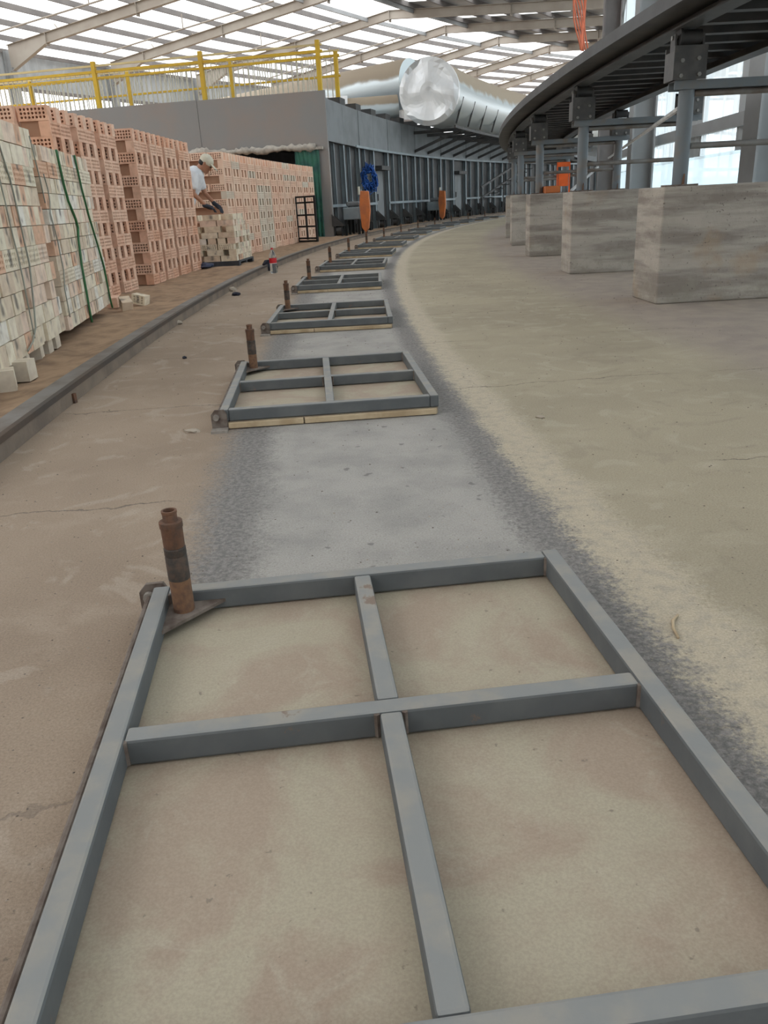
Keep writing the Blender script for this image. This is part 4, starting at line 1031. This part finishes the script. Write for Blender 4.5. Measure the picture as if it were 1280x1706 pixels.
capsule(sh, [((.21, .17, 1.31), .082), ((.19, 0, 1.32), .092), ((.21, -.17, 1.31), .082)])
capsule(sh, [(shL, .078), ((.275, .205, 1.13), .066)]); capsule(sh, [(shR, .078), ((.225, -.205, 1.13), .066)])
fleshed(sh, 'shirt', 'white_shirt', man, .012, 2)
cl = MB(); cl.tube([hp_(-.05, .06, -.13), hp_(.02, .04, -.15), hp_(.02, -.04, -.15), hp_(-.05, -.06, -.13)], .018, 6); cl.build('collar', 'white_shirt', man, smooth='all')
tr = MB()
for hip, s_ in ((hipL, 1), (hipR, -1)):
    kx = .08 if s_ < 0 else .02
    capsule(tr, [(hip, .105), ((kx, .11*s_, .47), .078), ((-.015, .11*s_, .12), .066)])
capsule(tr, [((0, .05, .90), .115), ((0, -.05, .90), .115)])
fleshed(tr, 'trousers', 'navy_cloth', man, .012, 2)
for s_ in (-1, 1):
    shoe = MB(); capsule(shoe, [((-.04, .11*s_, .045), .045), ((.06, .115*s_, .04), .045), ((.17, .12*s_, .033), .036)]); fleshed(shoe, 'shoe', 'navy_cloth', man, .01, 2)
ca = MB(); ellipsoid(ca, hp_(-.012, 0, .050), .112, .094, .094, tl_)
cap_o = fleshed(ca, 'cap', 'cap_cloth', man, .010, 2)
br = MB(); ellipsoid(br, hp_(.115, 0, .045), .085, .075, .012, tl_+.15); br.build('brim', 'cap_cloth', cap_o, smooth='all')
hr = MB(); ellipsoid(hr, hp_(-.035, 0, -.015), .075, .084, .06, tl_); hr.build('hair', 'hair', man, smooth='all')
for (h, fw_, s_) in ((haL, (.10, -.05, -.08), 1), (haR, (.12, .05, -.05), -1)):
    gl = MB(); h = Vector(h); f = Vector(fw_).normalized(); side = Vector((0, 0, 1)).cross(f).normalized()
    palm = h+f*.055
    capsule(gl, [(h-f*.03, .034), (h, .032), (palm, .036), (palm+f*.03+side*.012, .032), (palm+f*.03-side*.012, .032)])
    for q, ln in ((-.033, .062), (-.011, .075), (.011, .072), (.033, .055)):
        a = palm+f*.035+side*q; b2 = a+f*ln*.55+Vector((0, 0, -.008)); c2 = b2+f*ln*.35+Vector((0, 0, -.035))
        capsule(gl, [(a, .0115), (b2, .0105), (c2, .009)], 8)
    th0 = palm-f*.02+side*(.034*s_); capsule(gl, [(th0, .013), (th0+f*.03+side*(.022*s_), .0115), (th0+f*.06+side*(.02*s_)+Vector((0, 0, -.02)), .010)], 8)
    fleshed(gl, 'glove', 'glove_cloth', man, .005, 2)

# ================================================================== SMALL THINGS ON THE FLOOR
bt = empty('plastic_bottle', (-1.282, 10.934, 0)); tag(bt, 'clear plastic drink bottle with a red label standing by the rail', 'bottle')
MB().lathe([(0, .004), (.042, .0), (.048, .012), (.049, .05), (.046, .075), (.049, .10), (.049, .20), (.047, .22), (.036, .255), (.018, .285), (.0145, .292), (.0145, .305), (.0, .305)], n=24).build('bottle_body', 'clear_plastic', bt, smooth='all')
MB().lathe([(.0498, .128), (.0502, .13), (.0502, .188), (.0498, .19)], n=24).build('label', 'red_label', bt, smooth='all')
MB().lathe([(.0497, .122), (.0499, .123), (.0499, .128), (.0497, .129)], n=24).build('label_edge', 'white_label', bt, smooth='all')
MB().lathe([(.016, .298), (.016, .318), (.0, .318)], n=16).build('cap', 'red_label', bt, smooth='all')
def lump(name, mtl, loc, sx, sy, sz, seed, lab, cat, n=1):
    rg = random.Random(seed); bm = bmesh.new(); bmesh.ops.create_icosphere(bm, subdivisions=2, radius=1)
    for v in bm.verts:
        k = 1+rg.uniform(-.22, .22); v.co = Vector((v.co.x*sx*k, v.co.y*sy*k, max(v.co.z*sz*k, -sz*.45)+sz*.45))
    me = bpy.data.meshes.new(name); bm.to_mesh(me); bm.free(); me.materials.append(MATS[mtl])
    o = obj(name, me, None, loc, rg.uniform(0, 3)); tag(o, lab, cat); return o
lump('cloth_bag', 'navy_cloth', (-1.40, 11.45, .0), .12, .09, .10, 2, 'crumpled black bag lying beside the drink bottle', 'bag')
lump('rag', 'blue_rag', (-2.36, 11.90, Z_SAND+.01), .16, .12, .05, 3, 'dark blue rag on the sand at the foot of the pile', 'rag')
lump('slipper', 'navy_cloth', (-1.378, 8.273, 0), .07, .045, .022, 4, 'small black scrap lying on the concrete', 'scrap')
lump('stone', 'stone', (-1.50, 8.75, 0), .07, .05, .03, 5, 'grey lump of stone behind the black scrap', 'stone')
lump('stone', 'stone', (-1.553, 6.295, 0), .08, .05, .025, 6, 'flat dark lump of mortar against the rail', 'stone')
lump('stone', 'stone', (.62, 2.95, 0), .018, .010, .006, 8, 'tiny pebble alone on the pale right apron', 'stone')
lump('stone', 'stone', (-.735, 3.02, 0), .035, .022, .008, 9, 'chip of mortar beside the hinge foot of the second frame', 'stone')
for i, (x, y, rz, t, lab) in enumerate(((-2.13, 7.05, .5, .35, 'broken pale brick tilted on the sand past the strapped pallet'), (-2.09, 7.36, 1.3, .2, 'whitish half brick lying on the sand behind the tilted one'), (-2.30, 7.28, .1, .1, 'brown half brick on the sand against the red stack'))):
    o = obj('broken_brick', perforated(.13, .085, .09, 'p', nx=3).mesh('broken_brick', 'pale_brick' if i < 2 else 'red_brick'), None, (x, y, Z_SAND+.012), rz); o.rotation_euler = (t, 0, rz)
    tag(o, lab, 'brick')
ir = MB().box(-.10, .03, -.012, .012, 0, .045).build('iron_bracket', 'rust', None, (-1.437, 3.66, 0), -.15); tag(ir, 'flat rusty iron bracket sticking out from the rail kerb', 'bracket')
pg = MB().box(-.012, .012, -.012, .012, 0, .07).build('iron_peg', 'rust', None, (-1.545, 6.06, 0)); tag(pg, 'small rusty iron peg standing against the rail', 'peg')
lump('stick_end', 'navy_cloth', (-1.129, 4.713, 0), .022, .014, .010, 12, 'dark scrap alone on the left apron', 'scrap')

# thin straw on the apron
st_ = [(.545, 1.30), (.548, 1.335), (.558, 1.365), (.575, 1.385)]
tag(MB().tube([(x, y, .004) for x, y in st_], .003, 6).build('straw', 'raw_wood', smooth='all'), 'thin curved straw lying on the pale apron beside the nearest frame', 'straw')
# loose grit over the floor: crumbs nobody could count
gr = MB(); rg = random.Random(33)
for i in range(2600):
    y = .6+rg.random()**1.6*9.0; x = rg.uniform(-1.5, 2.2) if y > 2 else rg.uniform(-1.2, 1.4)
    s_ = rg.uniform(.0012, .0034)*(1+.25*y)*.75; a = rg.uniform(0, 6.3); fl = rg.uniform(.4, .8)
    c_, q_ = math.cos(a)*s_, math.sin(a)*s_
    z = 0.0
    gr.add([(x+c_, y+q_, z), (x-q_, y+c_, z), (x-c_, y-q_*.6, z), (x+q_*.8, y-c_, z), (x+.2*c_, y+.2*q_, z+s_*fl)], [(0, 1, 4), (1, 2, 4), (2, 3, 4), (3, 0, 4)], 0 if rg.random() < .6 else 1)
tag(gr.build('grit', ['hinge_steel', 'stone']), 'loose grit and crumbs scattered over the concrete', 'grit', kind='stuff')
